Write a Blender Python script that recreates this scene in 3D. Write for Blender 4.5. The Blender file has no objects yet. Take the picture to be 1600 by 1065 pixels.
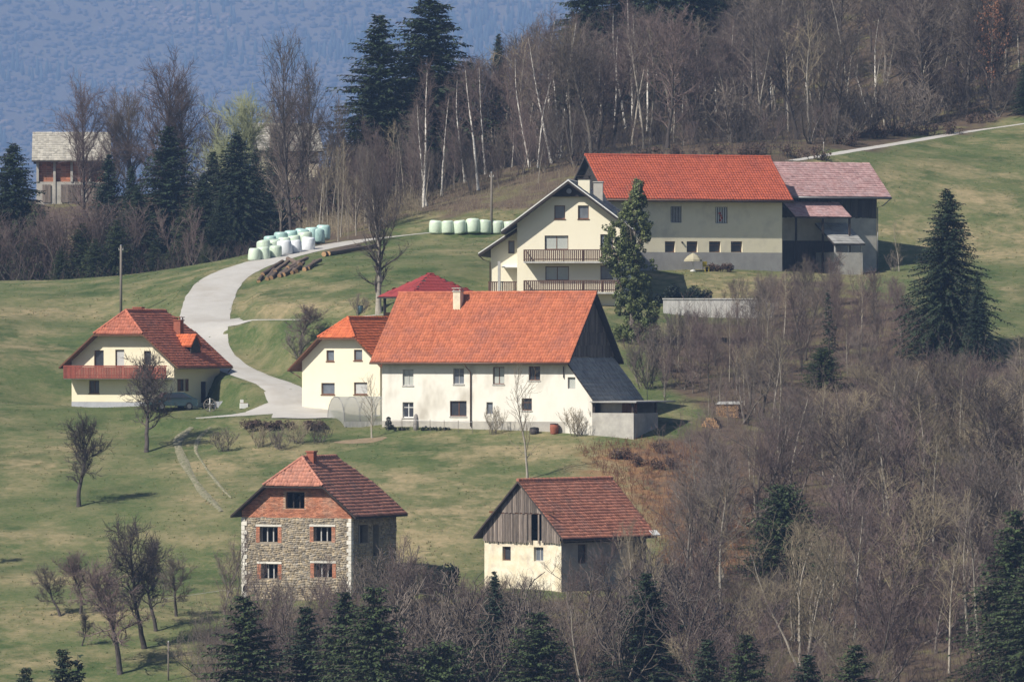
import bpy, math, random
import numpy as np
from mathutils import Vector, Matrix

SC = bpy.context.scene
COL = SC.collection
rnd = random.Random(7)
R = math.radians
F = 10000.0                      # focal length in pixels of the 1600 px wide photograph
CX, CY = 800.0, 532.5

# ------------------------------------------------------------------ camera, sky, sun, exposure
cd = bpy.data.cameras.new('camera'); cam = bpy.data.objects.new('camera', cd); COL.objects.link(cam)
cam.location = (0, 0, 0); cam.rotation_euler = (R(90), 0, 0)
cd.sensor_width = 36; cd.lens = 36 * F / 1600; cd.clip_start = 1; cd.clip_end = 20000
SC.camera = cam
SUN_EL, SUN_AZ = R(44), math.atan2(-0.78, -0.62)      # direction to the sun: left of and behind the camera
w = bpy.data.worlds.new('World'); SC.world = w; w.use_nodes = True
nt = w.node_tree; bg = nt.nodes['Background']
sky = nt.nodes.new('ShaderNodeTexSky'); sky.sky_type = 'NISHITA'; sky.sun_disc = False
sky.sun_elevation = SUN_EL; sky.sun_rotation = SUN_AZ
nt.links.new(sky.outputs[0], bg.inputs[0]); bg.inputs[1].default_value = 0.05
sd = bpy.data.lights.new('sun', 'SUN'); sun = bpy.data.objects.new('sun', sd); COL.objects.link(sun)
sd.energy = 5.0; sd.angle = R(0.5); sd.color = (1.0, 0.94, 0.84)
sv = Vector((math.sin(SUN_AZ) * math.cos(SUN_EL), math.cos(SUN_AZ) * math.cos(SUN_EL), math.sin(SUN_EL)))
sun.rotation_euler = (-sv).to_track_quat('-Z', 'Y').to_euler()
sun.location = (-300, 100, 400)
vs = SC.view_settings; vs.view_transform = 'Standard'; vs.look = 'None'; vs.exposure = 0.5; vs.gamma = 1.0
vs.use_curve_mapping = False
SC.render.engine = 'CYCLES'
cy = SC.cycles
cy.use_denoising = True; cy.denoiser = 'OPENIMAGEDENOISE'; cy.denoising_input_passes = 'RGB_ALBEDO_NORMAL'
cy.max_bounces = 5; cy.diffuse_bounces = 2; cy.glossy_bounces = 2; cy.transmission_bounces = 4; cy.volume_bounces = 1
cy.transparent_max_bounces = 6; cy.caustics_reflective = False; cy.caustics_refractive = False
cy.use_adaptive_sampling = True; cy.adaptive_threshold = 0.015

# ------------------------------------------------------------------ materials
MATS = {}
def newmat(name):
    m = bpy.data.materials.new(name); m.use_nodes = True
    return m, m.node_tree, m.node_tree.nodes['Principled BSDF']
def mat(name, c1, c2=None, scale=1.0, rough=0.85, bump=0.0, bscale=None, stretch=(1, 1, 1), tint=0.0, spec=0.3,
        c3=None, scale3=0.3, lo=0.35, hi=0.65, metal=0.0, objrand=0.0):
    """Principled with up to three colours mixed by object-space noise, optional per-piece tint attribute and bump."""
    m, t, b = newmat(name); N = t.nodes; L = t.links
    b.inputs['Roughness'].default_value = rough; b.inputs['Specular IOR Level'].default_value = spec
    b.inputs['Metallic'].default_value = metal
    b.inputs['Base Color'].default_value = (*c1, 1)
    co = N.new('ShaderNodeTexCoord'); mp = N.new('ShaderNodeMapping'); mp.inputs['Scale'].default_value = stretch
    L.new(co.outputs['Object'], mp.inputs[0])
    out = None
    def noise(sc, det=4):
        n = N.new('ShaderNodeTexNoise'); n.inputs['Scale'].default_value = sc; n.inputs['Detail'].default_value = det
        n.inputs['Roughness'].default_value = 0.65
        L.new(mp.outputs[0], n.inputs['Vector']); return n.outputs['Fac']
    def ramp(src, a, bb):
        r = N.new('ShaderNodeMapRange'); r.inputs[1].default_value = a; r.inputs[2].default_value = bb
        L.new(src, r.inputs[0]); return r.outputs[0]
    def mix(fac, A, B):
        x = N.new('ShaderNodeMix'); x.data_type = 'RGBA'
        if hasattr(fac, 'is_output'): L.new(fac, x.inputs[0])
        else: x.inputs[0].default_value = fac
        for v, i in ((A, 6), (B, 7)):
            if hasattr(v, 'is_output'): L.new(v, x.inputs[i])
            else: x.inputs[i].default_value = (*v, 1)
        return x.outputs[2]
    out = None
    if c2 is not None: out = mix(ramp(noise(scale), lo, hi), c1, c2)
    if c3 is not None: out = mix(ramp(noise(scale3, 3), 0.5, 0.72), out if out is not None else c1, c3)
    if tint > 0 or objrand > 0:
        h = N.new('ShaderNodeHueSaturation')
        if out is not None: L.new(out, h.inputs['Color'])
        else: h.inputs['Color'].default_value = (*c1, 1)
        if tint > 0:
            a = N.new('ShaderNodeAttribute'); a.attribute_name = 'tint'; src = a.outputs['Fac']; amt = tint
        else:
            oi = N.new('ShaderNodeObjectInfo'); src = oi.outputs['Random']; amt = objrand
        r = N.new('ShaderNodeMapRange'); r.inputs[3].default_value = 1 - amt; r.inputs[4].default_value = 1 + amt
        L.new(src, r.inputs[0]); L.new(r.outputs[0], h.inputs['Value'])
        out = h.outputs[0]
    if out is not None: L.new(out, b.inputs['Base Color'])
    if bump > 0:
        bp = N.new('ShaderNodeBump'); bp.inputs['Distance'].default_value = bump; bp.inputs['Strength'].default_value = 0.8
        L.new(noise(bscale or scale * 4, 5), bp.inputs['Height']); L.new(bp.outputs[0], b.inputs['Normal'])
    MATS[name] = m
    return m
mat('white_plaster', (.80, .77, .70), (.76, .72, .64), .8, .9, .01, 8, c3=(.52, .48, .41), scale3=.45, stretch=(1, 1, .55))
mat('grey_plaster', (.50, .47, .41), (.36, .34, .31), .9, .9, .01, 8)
mat('cream_plaster', (.80, .74, .58), (.77, .70, .54), .6, .9, .008, 8)
mat('yellow_plaster', (.80, .73, .55), (.76, .69, .51), .6, .9, .008, 8)
mat('barn_plaster', (.84, .77, .58), (.80, .73, .54), .7, .9, .008, 8, c3=(.66, .60, .46), scale3=.5)
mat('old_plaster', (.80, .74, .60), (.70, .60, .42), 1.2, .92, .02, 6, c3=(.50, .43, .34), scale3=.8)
mat('concrete', (.50, .48, .43), (.38, .36, .33), 1.3, .9, .015, 9, c3=(.30, .28, .25), scale3=.5)
mat('pale_concrete', (.60, .58, .55), (.42, .41, .39), 1.1, .9, .01, 7, stretch=(3, 3, .6))
mat('white_concrete', (.60, .58, .55), (.42, .41, .39), 1.1, .9, .01, 7, stretch=(3, 3, .6))
mat('house_cream', (.86, .80, .63), (.83, .77, .60), .8, .9, .01, 8)
mat('plinth_grey', (.42, .43, .46), (.34, .35, .38), 1.2, .9, .01, 6)
mat('barn_plinth', (.36, .35, .34), (.30, .29, .28), 1.0, .9, .02, 6)
mat('tile_orange', (.46, .148, .074), (.40, .122, .064), 1.2, .8, tint=.18, c3=(.33, .118, .078), scale3=.45)
mat('tile_bright', (.60, .155, .06), (.50, .12, .05), 1.5, .8, tint=.15)
mat('tile_red', (.46, .108, .056), (.41, .094, .050), 1.0, .8, tint=.12, c3=(.37, .09, .055), scale3=.35)
mat('tile_house', (.47, .155, .095), (.39, .128, .08), 1.5, .8, tint=.18, c3=(.35, .14, .10), scale3=.6)
mat('tile_brown', (.47, .205, .14), (.38, .165, .118), 1.6, .85, tint=.2, c3=(.33, .18, .14), scale3=.6)
mat('tile_barn', (.54, .22, .138), (.44, .18, .118), 1.8, .85, tint=.24, c3=(.35, .18, .135), scale3=.8)
mat('pink_fibre', (.50, .33, .32), (.36, .20, .19), 2.5, .9, .02, 6, tint=.15, c3=(.42, .30, .30), scale3=.8)
mat('grey_fibre', (.36, .355, .34), (.27, .265, .255), 1.6, .9, .02, 6, tint=.15)
mat('house_slate', (.33, .34, .35), (.26, .27, .28), 1.6, .8, .01, 6, tint=.12)
mat('shingle_grey', (.46, .43, .37), (.34, .32, .28), 2.2, .95, .02, 5, tint=.2)
mat('red_sheet', (.30, .045, .045), (.25, .04, .04), .8, .6)
mat('dark_wood', (.055, .042, .036), (.035, .028, .026), 3, .85, .01, 9, stretch=(1, 1, .25), objrand=.35)
mat('board_dark', (.075, .065, .06), (.045, .04, .04), 3, .9, .01, 9, stretch=(4, 4, .4), objrand=.45)
mat('board_grey', (.23, .19, .16), (.13, .105, .09), 3, .9, .01, 9, stretch=(4, 4, .4), objrand=.5)
mat('board_weathered', (.20, .168, .138), (.12, .10, .085), 3, .9, .01, 9, stretch=(4, 4, .4), objrand=.4)
mat('brown_wood', (.16, .075, .04), (.11, .05, .03), 3, .8, .01, 9, stretch=(3, 3, .4))
mat('balcony_brown', (.13, .075, .055), (.09, .052, .04), 4, .8, tint=.3)
mat('balcony_red', (.26, .065, .045), (.19, .05, .035), 4, .75, tint=.25)
mat('fascia_dark', (.06, .05, .05), (.04, .035, .035), 3, .75)
mat('white_paint', (.78, .78, .76), (.72, .72, .70), 3, .5)
mat('frame_brown', (.17, .08, .045), (.12, .055, .03), 4, .6)
mat('frame_grey', (.45, .44, .42), (.36, .35, .34), 4, .6)
mat('curtain', (.50, .52, .48), (.38, .40, .38), 9, .25, stretch=(6, 6, 1), spec=.6)
mat('glass_dark', (.030, .036, .048), (.05, .055, .065), 2, .12, spec=.7)
mat('glass_grey', (.17, .19, .22), (.12, .135, .16), 2, .15, spec=.7)
mat('pale_blind', (.50, .50, .49), (.46, .46, .45), 4, .4)
mat('black_void', (.012, .012, .014), None, 1, .95)
mat('brick', (.46, .19, .11), (.36, .145, .085), 2.5, .9, .01, 12, tint=.35, c3=(.40, .24, .17), scale3=.8)
mat('brick_mortar', (.50, .36, .26), (.40, .28, .2), 4, .95)
mat('chimney_brick', (.36, .12, .075), (.28, .095, .06), 5, .9, .01, 20)
mat('stone', (.37, .30, .20), (.26, .235, .20), 3.4, .92, .02, 8, tint=.4, lo=.42, hi=.58)
mat('mortar', (.33, .28, .21), (.26, .225, .18), 4, .95, .02, 8)
mat('quoin', (.72, .69, .62), (.60, .57, .5), 3, .9, .01, 9, objrand=.15)
mat('galvanised', (.30, .30, .31), (.22, .22, .23), 3, .45, metal=.6)
mat('copper_pipe', (.16, .09, .06), (.11, .07, .05), 3, .5)
mat('steel_grey', (.30, .32, .34), (.24, .25, .27), 3, .5)
mat('gravel', (.46, .44, .41), (.42, .40, .37), .9, .95, .02, 18, c3=(.38, .35, .31), scale3=.28)
mat('track_gravel', (.27, .24, .175), (.11, .12, .052), 4.5, .95, .02, 12, lo=.38, hi=.62)
mat('bare_soil', (.27, .20, .13), (.20, .15, .09), 2, .95, .03, 8)
mat('bale_green', (.60, .70, .56), (.53, .63, .50), 2, .35, .03, 5, spec=.5, objrand=.12)
mat('bale_white', (.82, .84, .86), (.74, .77, .80), 2, .35, .03, 5, spec=.5, objrand=.06)
mat('bale_teal', (.44, .62, .57), (.36, .53, .50), 2, .35, .03, 5, spec=.5, objrand=.15)
mat('log_bark', (.15, .11, .085), (.09, .068, .055), 5, .95, .02, 12, objrand=.3)
mat('log_end', (.48, .30, .16), (.38, .23, .12), 8, .9, objrand=.2)
mat('pole_wood', (.22, .19, .16), (.16, .14, .12), 3, .9, stretch=(3, 3, .4))
mat('bark_grey', (.19, .165, .14), (.12, .105, .09), 3, .95, .02, 9, objrand=.4)
mat('bark_dark', (.085, .072, .065), (.06, .05, .046), 3, .95, .02, 9, objrand=.2)
mat('bark_birch', (.82, .78, .71), (.70, .66, .59), 3, .85, c3=(.16, .14, .13), scale3=1.6, stretch=(1, 1, 2.5))
mat('bark_pale', (.38, .34, .28), (.28, .25, .21), 3, .9, objrand=.2)
mat('twig_grey', (.185, .152, .128), (.130, .106, .092), .6, .9, objrand=.4)
mat('twig_dark', (.098, .080, .072), (.070, .058, .054), .6, .9, objrand=.3)
mat('twig_purple', (.175, .128, .115), (.125, .092, .086), .6, .9, objrand=.35)
mat('twig_tan', (.30, .25, .17), (.22, .18, .125), .6, .9, objrand=.35)
mat('twig_green', (.36, .38, .22), (.28, .30, .17), .6, .9)
mat('leaf_copper', (.30, .15, .09), (.22, .10, .06), 2, .9, tint=.3)
mat('needle_dark', (.028, .046, .019), (.017, .030, .014), 1.2, .75, tint=.6)
mat('needle_green', (.050, .072, .024), (.028, .045, .017), 1.2, .75, tint=.6)
mat('needle_blue', (.026, .046, .026), (.017, .033, .020), 1.2, .75, tint=.55)
mat('ivy_leaf', (.150, .172, .062), (.06, .082, .028), 1.5, .6, tint=.55)
mat('evergreen_leaf', (.014, .022, .014), (.010, .017, .012), 1.5, .6, tint=.4)
mat('hedge_brown', (.11, .07, .055), (.08, .055, .045), 2, .9, tint=.4)
mat('car_paint', (.05, .10, .12), None, 1, .25, spec=.6)
mat('tyre', (.02, .02, .02), None, 1, .8)
mat('parasol_cloth', (.42, .38, .27), (.36, .33, .23), 2, .9)
mat('yellow_plastic', (.55, .42, .05), None, 1, .5)
mat('terracotta', (.30, .10, .06), (.24, .08, .05), 4, .8)
mat('stone_grey', (.28, .26, .25), (.2, .19, .18), 4, .95, .02, 9)
def plastic_sheet():
    m, t, b = newmat('polythene')
    b.inputs['Base Color'].default_value = (.55, .55, .53, 1); b.inputs['Roughness'].default_value = .35
    tr = t.nodes.new('ShaderNodeBsdfTransparent'); tl = t.nodes.new('ShaderNodeBsdfTranslucent'); tl.inputs[0].default_value = (.7, .7, .68, 1)
    m1 = t.nodes.new('ShaderNodeMixShader'); m1.inputs[0].default_value = .45
    m2 = t.nodes.new('ShaderNodeMixShader'); m2.inputs[0].default_value = .42
    t.links.new(b.outputs[0], m1.inputs[1]); t.links.new(tl.outputs[0], m1.inputs[2])
    t.links.new(m1.outputs[0], m2.inputs[1]); t.links.new(tr.outputs[0], m2.inputs[2])
    t.links.new(m2.outputs[0], t.nodes['Material Output'].inputs[0]); MATS['polythene'] = m
plastic_sheet()

# ------------------------------------------------------------------ objects and meshes
def np_mesh(name, v, quads=None, tris=None, mats=(), tint=None, smooth=False):
    v = np.asarray(v, np.float32).reshape(-1, 3)
    me = bpy.data.meshes.new(name)
    q = np.zeros((0, 4), np.int32) if quads is None else np.asarray(quads, np.int32).reshape(-1, 4)
    t = np.zeros((0, 3), np.int32) if tris is None else np.asarray(tris, np.int32).reshape(-1, 3)
    nl = q.size + t.size; npoly = len(q) + len(t)
    me.vertices.add(len(v)); me.vertices.foreach_set('co', v.ravel())
    me.loops.add(nl); me.loops.foreach_set('vertex_index', np.concatenate([q.ravel(), t.ravel()]))
    me.polygons.add(npoly)
    st = np.concatenate([np.arange(len(q)) * 4, q.size + np.arange(len(t)) * 3]).astype(np.int32)
    me.polygons.foreach_set('loop_start', st)
    if smooth: me.polygons.foreach_set('use_smooth', np.ones(npoly, bool))
    for m in mats: me.materials.append(MATS[m] if isinstance(m, str) else m)
    me.update(calc_edges=True)
    if tint is not None:
        a = me.attributes.new('tint', 'FLOAT', 'POINT'); a.data.foreach_set('value', np.asarray(tint, np.float32))
    return me
def link(name, me, parent=None):
    o = bpy.data.objects.new(name, me); COL.objects.link(o)
    if parent is not None: o.parent = parent
    return o
def tag(o, label=None, cat=None, group=None, kind=None):
    if label: o['label'] = label
    if cat: o['category'] = cat
    if group: o['group'] = group
    if kind: o['kind'] = kind
    return o
def empty(name, loc, rz=0.0, label=None, cat=None, group=None):
    o = bpy.data.objects.new(name, None); COL.objects.link(o)
    o.location = loc; o.rotation_euler = (0, 0, rz); o.empty_display_size = .5
    return tag(o, label, cat, group)

class MB:
    def __init__(s): s.v = []; s.f = []; s.t = []
    def add(s, vs, fs, tint=None):
        n = len(s.v); s.v += [tuple(p) for p in vs]; s.f += [tuple(i + n for i in f) for f in fs]
        s.t += [rnd.random() if tint is None else tint] * len(vs)
    def box(s, x0, x1, y0, y1, z0, z1, tint=None):
        s.add([(x0, y0, z0), (x1, y0, z0), (x1, y1, z0), (x0, y1, z0), (x0, y0, z1), (x1, y0, z1), (x1, y1, z1), (x0, y1, z1)],
              [(3, 2, 1, 0), (4, 5, 6, 7), (0, 1, 5, 4), (1, 2, 6, 5), (2, 3, 7, 6), (3, 0, 4, 7)], tint)
    def slab(s, poly, off):
        """polygon (3D points) extruded by vector off"""
        n = len(poly); a = [Vector(p) for p in poly]; b = [p + Vector(off) for p in a]
        s.add(a + b, [tuple(range(n)), tuple(range(2 * n - 1, n - 1, -1))] +
              [((i + 1) % n, i, i + n, (i + 1) % n + n) for i in range(n)])
    def tube(s, pts, r, n=8, cap=True, r1=None):
        pts = [Vector(p) for p in pts]; rings = []; vs = []; fs = []
        for i, p in enumerate(pts):
            d = (pts[min(i + 1, len(pts) - 1)] - pts[max(i - 1, 0)]).normalized()
            a = d.orthogonal().normalized(); b = d.cross(a)
            if i and False: pass
            rr = r if r1 is None else r + (r1 - r) * i / (len(pts) - 1)
            for k in range(n):
                t = 2 * math.pi * k / n; vs.append(p + (a * math.cos(t) + b * math.sin(t)) * rr)
        for i in range(len(pts) - 1):
            for k in range(n):
                k2 = (k + 1) % n; fs.append((i * n + k, i * n + k2, (i + 1) * n + k2, (i + 1) * n + k))
        if cap: fs += [tuple(range(n - 1, -1, -1)), tuple(range((len(pts) - 1) * n, len(pts) * n))]
        s.add(vs, fs)
    def lathe(s, prof, n=16, c=(0, 0, 0)):
        vs = []; fs = []
        for r, z in prof:
            for k in range(n):
                t = 2 * math.pi * k / n; vs.append((c[0] + r * math.cos(t), c[1] + r * math.sin(t), c[2] + z))
        for i in range(len(prof) - 1):
            for k in range(n):
                k2 = (k + 1) % n; fs.append((i * n + k, i * n + k2, (i + 1) * n + k2, (i + 1) * n + k))
        fs += [tuple(range(n - 1, -1, -1)), tuple(range((len(prof) - 1) * n, len(prof) * n))]
        s.add(vs, fs)
    def mesh(s, name, m, smooth=False):
        me = bpy.data.meshes.new(name); me.from_pydata([tuple(p) for p in s.v], [], s.f)
        me.materials.append(MATS[m])
        if smooth: me.polygons.foreach_set('use_smooth', np.ones(len(me.polygons), bool))
        a = me.attributes.new('tint', 'FLOAT', 'POINT'); a.data.foreach_set('value', np.array(s.t, np.float32))
        me.update(); return me
    def build(s, name, m, parent=None, smooth=False): return link(name, s.mesh(name, m, smooth), parent)
# ------------------------------------------------------------------ terrain: a hillside seen from across the valley
def P(px, py, Y): return ((px - CX) / F * Y, Y, (CY - py) / F * Y)
CP = [P(*c) for c in [
    (20, 940, 453), (20, 800, 480), (20, 700, 501), (20, 632, 520), (20, 560, 541), (20, 500, 562), (20, 440, 600), (-150, 440, 598), (-150, 640, 518),
    (200, 960, 449), (200, 800, 479), (200, 720, 497), (200, 665, 512), (112, 634, 523.5), (272, 632.5, 519.8), (330, 629.5, 528), (95, 634, 530),
    (150, 545, 549), (260, 548, 543), (200, 500, 563), (200, 432, 602), (390, 402, 598), (300, 800, 478), (340, 655, 509.5), (385, 633, 521), (330, 640, 517),
    (474, 655, 508), (470, 640, 511), (458, 616, 517), (430, 599, 522), (390, 587, 527), (355, 570, 532), (328, 548, 537), (318, 520, 542), (321, 490, 549), (329, 463, 557), (345, 440, 564), (372, 423, 570), (410, 410, 575), (447, 399, 579), (500, 387, 584), (620, 368, 592), (800, 346, 596),
    (378, 935, 456), (549, 935, 452.6), (620, 926, 458), (757, 918, 455), (877, 926, 450), (1013, 918, 457),
    (600, 800, 476), (700, 720, 491), (600, 690, 499), (472, 657, 515), (540, 662, 508.5),
    (597, 667, 505), (740, 671, 501.5), (883, 675, 498.3), (990, 688, 495.6), (1030, 664, 501),
    (600, 497, 531), (470, 500, 540), (450, 450, 556), (450, 545, 530), (592, 487, 532), (700, 482, 531), (700, 372, 587), (560, 440, 554), (700, 425, 558),
    (808, 476, 548), (972, 476, 547), (1040, 424, 564), (1222, 424, 568), (1370, 427, 576), (1300, 428, 571),
    (1100, 442, 557), (1100, 502, 544), (1200, 502, 544),
    (1400, 422, 575), (1600, 420, 576), (1750, 420, 576), (1500, 330, 598), (1600, 200, 638), (1750, 180, 640), (1400, 227, 625), (1250, 250, 608), (1600, 165, 650),
    (1500, 545, 531), (1600, 560, 529), (1750, 560, 529), (1300, 560, 528), (1300, 660, 505), (1600, 660, 505), (1300, 800, 479), (1600, 800, 479), (1300, 940, 453), (1600, 940, 453),
    (540, 388, 584), (660, 322, 612), (760, 270, 632), (870, 245, 640), (980, 195, 655), (1200, 169, 666), (1360, 176, 660), (600, 335, 612),
    (110, 318, 690), (30, 320, 690), (440, 290, 685),
]]
CP += [(x, 398, -29.5) for x in (-45, -20, 5, 30, 55)] + [(x, 432, -23.0) for x in (-45, -20, 5, 30, 55)]
CP += [(-50, 640, 4), (-30, 640, 6), (-62, 730, 13), (-20, 720, 19), (5, 720, 30), (30, 720, 41), (60, 720, 45),
       (-60, 790, 2), (-20, 790, 12), (20, 790, 40), (60, 790, 58)]
CPA = np.array(CP, float)
def _phi(r2): return np.where(r2 > 1e-9, r2 * np.log(np.maximum(r2, 1e-9)) * .5, 0)
def _fit(A, lam):
    n = len(A); d2 = ((A[:, None, :2] - A[None, :, :2]) ** 2).sum(-1) / 1e4
    K = _phi(d2) + lam * np.eye(n); Pm = np.c_[np.ones(n), A[:, :2] / 100]
    M = np.block([[K, Pm], [Pm.T, np.zeros((3, 3))]]); return np.linalg.solve(M, np.r_[A[:, 2], np.zeros(3)])
_w = _fit(CPA, 2e-5)
def tps(x, y):
    x = np.clip(x, -62, 66); y = np.clip(y, 398, 790); sh = np.shape(x)
    q = np.c_[np.ravel(x), np.ravel(y)]; out = np.empty(len(q))
    for i in range(0, len(q), 20000):
        s = q[i:i + 20000]; d2 = ((s[:, None] - CPA[None, :, :2]) ** 2).sum(-1) / 1e4
        out[i:i + 20000] = _phi(d2) @ _w[:-3] + _w[-3] + s @ _w[-2:] / 100
    return out.reshape(sh)
_rs = np.random.RandomState(3)
_WV = [(_rs.normal(size=2), _rs.rand() * 6.28) for _ in range(24)]
def hum(x, y, scale):
    s = 0
    for i, (k, ph) in enumerate(_WV): s = s + np.sin((k[0] * x + k[1] * y * .8) / scale + ph)
    return s / 5.0
def zfun(x, y):
    z = tps(x, y) + .05 * hum(x, y, 2.2) + .05 * hum(x * .28 + 31, y, 2.6) * np.clip((y - 410) / 30, 0, 1)
    near = np.interp(y, [-200, -60, 0, 30, 150, 300, 398], [14, 6, -1.9, -4, -42, -50, -29.5])
    t = np.clip((398 - y) / 60, 0, 1); z = np.where(y < 398, z * (1 - t) + near * t, z)
    t = np.clip((y - 790) / 500, 0, 1); t = t * t * (3 - 2 * t); z = z * (1 - t) - 90 * t
    m = np.clip(y - 6600, 0, None); z = z + m * .34 * np.clip((y - 6600) / 300, 0, 1) + np.where(y > 6600, np.clip((y - 6600) / 500, 0, 1) * 42 * hum(x, y, 300), 0)
    return z
gx = np.r_[-np.geomspace(2600, 78, 26), np.arange(-75, 75.5, 1.0), np.geomspace(78, 2600, 26)]
gy = np.r_[np.arange(-200, 300, 25), np.arange(300, 398, 7), np.arange(398, 735, 1.0), np.arange(735, 800, 4), np.arange(810, 1300, 40), np.arange(1300, 6600, 250), np.arange(6600, 9300, 45)]
GX, GY = np.meshgrid(gx, gy); GZ = zfun(GX, GY)
def gz(x, y):
    i = int(np.clip(np.searchsorted(gx, x) - 1, 0, len(gx) - 2)); j = int(np.clip(np.searchsorted(gy, y) - 1, 0, len(gy) - 2))
    u = (x - gx[i]) / (gx[i + 1] - gx[i]); v = (y - gy[j]) / (gy[j + 1] - gy[j])
    return float(GZ[j, i] * (1 - u) * (1 - v) + GZ[j, i + 1] * u * (1 - v) + GZ[j + 1, i] * (1 - u) * v + GZ[j + 1, i + 1] * u * v)
def at(px, py, y0=398.0, y1=760.0):
    """where the line of sight through a photograph pixel first meets the hillside"""
    u, v = (px - CX) / F, (CY - py) / F; y = y0; prev = y0
    while y < y1:
        if gz(u * y, y) >= v * y:
            a, b = prev, y
            for _ in range(14):
                m = (a + b) / 2
                if gz(u * m, m) >= v * m: b = m
                else: a = m
            return Vector((u * b, b, gz(u * b, b)))
        prev = y; y += 1.5
    return Vector((u * y1, y1, gz(u * y1, y1)))

ROADS = dict(
    road=[(474, 655), (470, 640), (458, 616), (430, 599), (390, 587), (355, 570), (328, 548), (318, 520), (321, 490), (329, 463), (345, 440), (372, 423), (410, 410), (447, 399), (500, 387), (560, 377), (620, 369), (700, 362), (800, 346), (870, 336)],
    side_road=[(335, 500), (370, 500), (430, 500), (500, 500), (560, 498), (600, 493), (640, 487)],
    driveway=[(478, 640), (450, 642), (410, 645), (370, 648), (335, 651), (305, 655)],
    forest_road=[(1232, 253), (1300, 241), (1400, 225), (1500, 208), (1600, 194), (1700, 180)])
def spline(P3, step=.8):
    c = []
    for i in range(len(P3) - 1):
        p0, p1, p2, p3 = P3[max(i - 1, 0)], P3[i], P3[i + 1], P3[min(i + 2, len(P3) - 1)]
        n = max(2, int((p2 - p1).length / step))
        for k in range(n):
            t = k / n
            c.append((.5 * ((2 * p1) + (p2 - p0) * t + (2 * p0 - 5 * p1 + 4 * p2 - p3) * t * t + (3 * p1 - p0 - 3 * p2 + p3) * t ** 3), (i + t) / (len(P3) - 1)))
    c.append((P3[-1], 1.0)); return c
ROADP = {k: [at(*p) for p in v] for k, v in ROADS.items()}
m_ = (GY > 490) & (GY < 660) & (np.abs(GX) < 74); _num = 0; _den = 0; _mx = 0
for nm, hw in (('forest_road', 1.3), ('side_road', 2.2), ('driveway', 2.9), ('road', 2.7)):   # the lanes lie on levelled benches
    C_ = np.array([tuple(p) for p, t in spline(ROADP[nm])]); zc_ = C_[:, 2].copy()
    for _ in range(10): zc_[1:-1] = (zc_[:-2] + zc_[1:-1] + zc_[2:]) / 3
    d2 = (GX[m_][:, None] - C_[None, :, 0]) ** 2 + (GY[m_][:, None] - C_[None, :, 1]) ** 2
    wd_ = 1 / (d2 + .3) ** 2; zz_ = (wd_ * zc_[None]).sum(1) / wd_.sum(1); dist = np.sqrt(d2.min(1))
    wgt = np.clip((hw + 1.8 - dist) / 1.8, 0, 1); wgt = wgt * wgt * (3 - 2 * wgt)
    k_ = wgt * np.exp(-(dist / hw) ** 2); _num = _num + k_ * zz_; _den = _den + k_; _mx = np.maximum(_mx, wgt)
GZ[m_] = np.where(_den > 1e-6, GZ[m_] * (1 - _mx) + _mx * _num / np.maximum(_den, 1e-6), GZ[m_])
def inpoly(px, py, poly):
    c = np.zeros(np.shape(px), bool); n = len(poly)
    for i in range(n):
        (x1, y1), (x2, y2) = poly[i], poly[(i + 1) % n]
        if y1 == y2: continue
        c ^= ((y1 > py) != (y2 > py)) & (px < (x2 - x1) * (py - y1) / (y2 - y1) + x1)
    return c
with np.errstate(divide='ignore', invalid='ignore'):
    PX = CX + F * GX / np.where(GY > 50, GY, 1e9); PY = CY - F * GZ / np.where(GY > 50, GY, 1e9)
JX = PX + 14 * hum(GX, GY, 1.6); JY = PY + 7 * hum(GX + 9, GY, 1.4)
lit = np.zeros(GX.shape)
WOOD_BACK = [(530, 398), (600, 356), (680, 338), (800, 326), (860, 330), (900, 300), (1225, 262), (1300, 238), (1400, 222), (1500, 205), (1600, 188), (2200, 130), (2200, -600), (300, -600), (300, 300)]
WOOD_RIGHT = [(1020, 560), (1060, 610), (1120, 640), (1030, 690), (950, 700), (985, 770), (1045, 850), (1000, 925), (900, 940), (760, 935), (640, 935), (560, 950), (400, 965), (330, 1000), (270, 1110), (2300, 1500), (2300, 600), (1560, 565), (1420, 480), (1330, 440), (1235, 434), (1180, 446), (1160, 510), (1060, 508)]
lit[inpoly(JX, JY, WOOD_BACK) & (GY > 580)] = 1
lit[inpoly(JX, JY, WOOD_RIGHT) & (GY < 570)] = 1
lit[(GY > 606) & (GX < -22)] = 1
lit[GY > 735] = 1; lit[GY < 425] = 1
BRACKEN = [(900, 700), (1000, 690), (1100, 700), (1180, 790), (1150, 900), (1040, 900), (1010, 820), (960, 765)]
brk = (inpoly(JX, JY, BRACKEN) & (GY < 520)) * 1.0
SOIL = [(530, 678), (600, 676), (605, 690), (560, 700), (520, 696)]
def smooth2(a, n=2):
    for _ in range(n):
        a = (a + np.roll(a, 1, 0) + np.roll(a, -1, 0) + np.roll(a, 1, 1) + np.roll(a, -1, 1)) / 5
    return a
lit = smooth2(lit, 2); brk = smooth2(brk, 2)
dryc = np.zeros(GX.shape)
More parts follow.
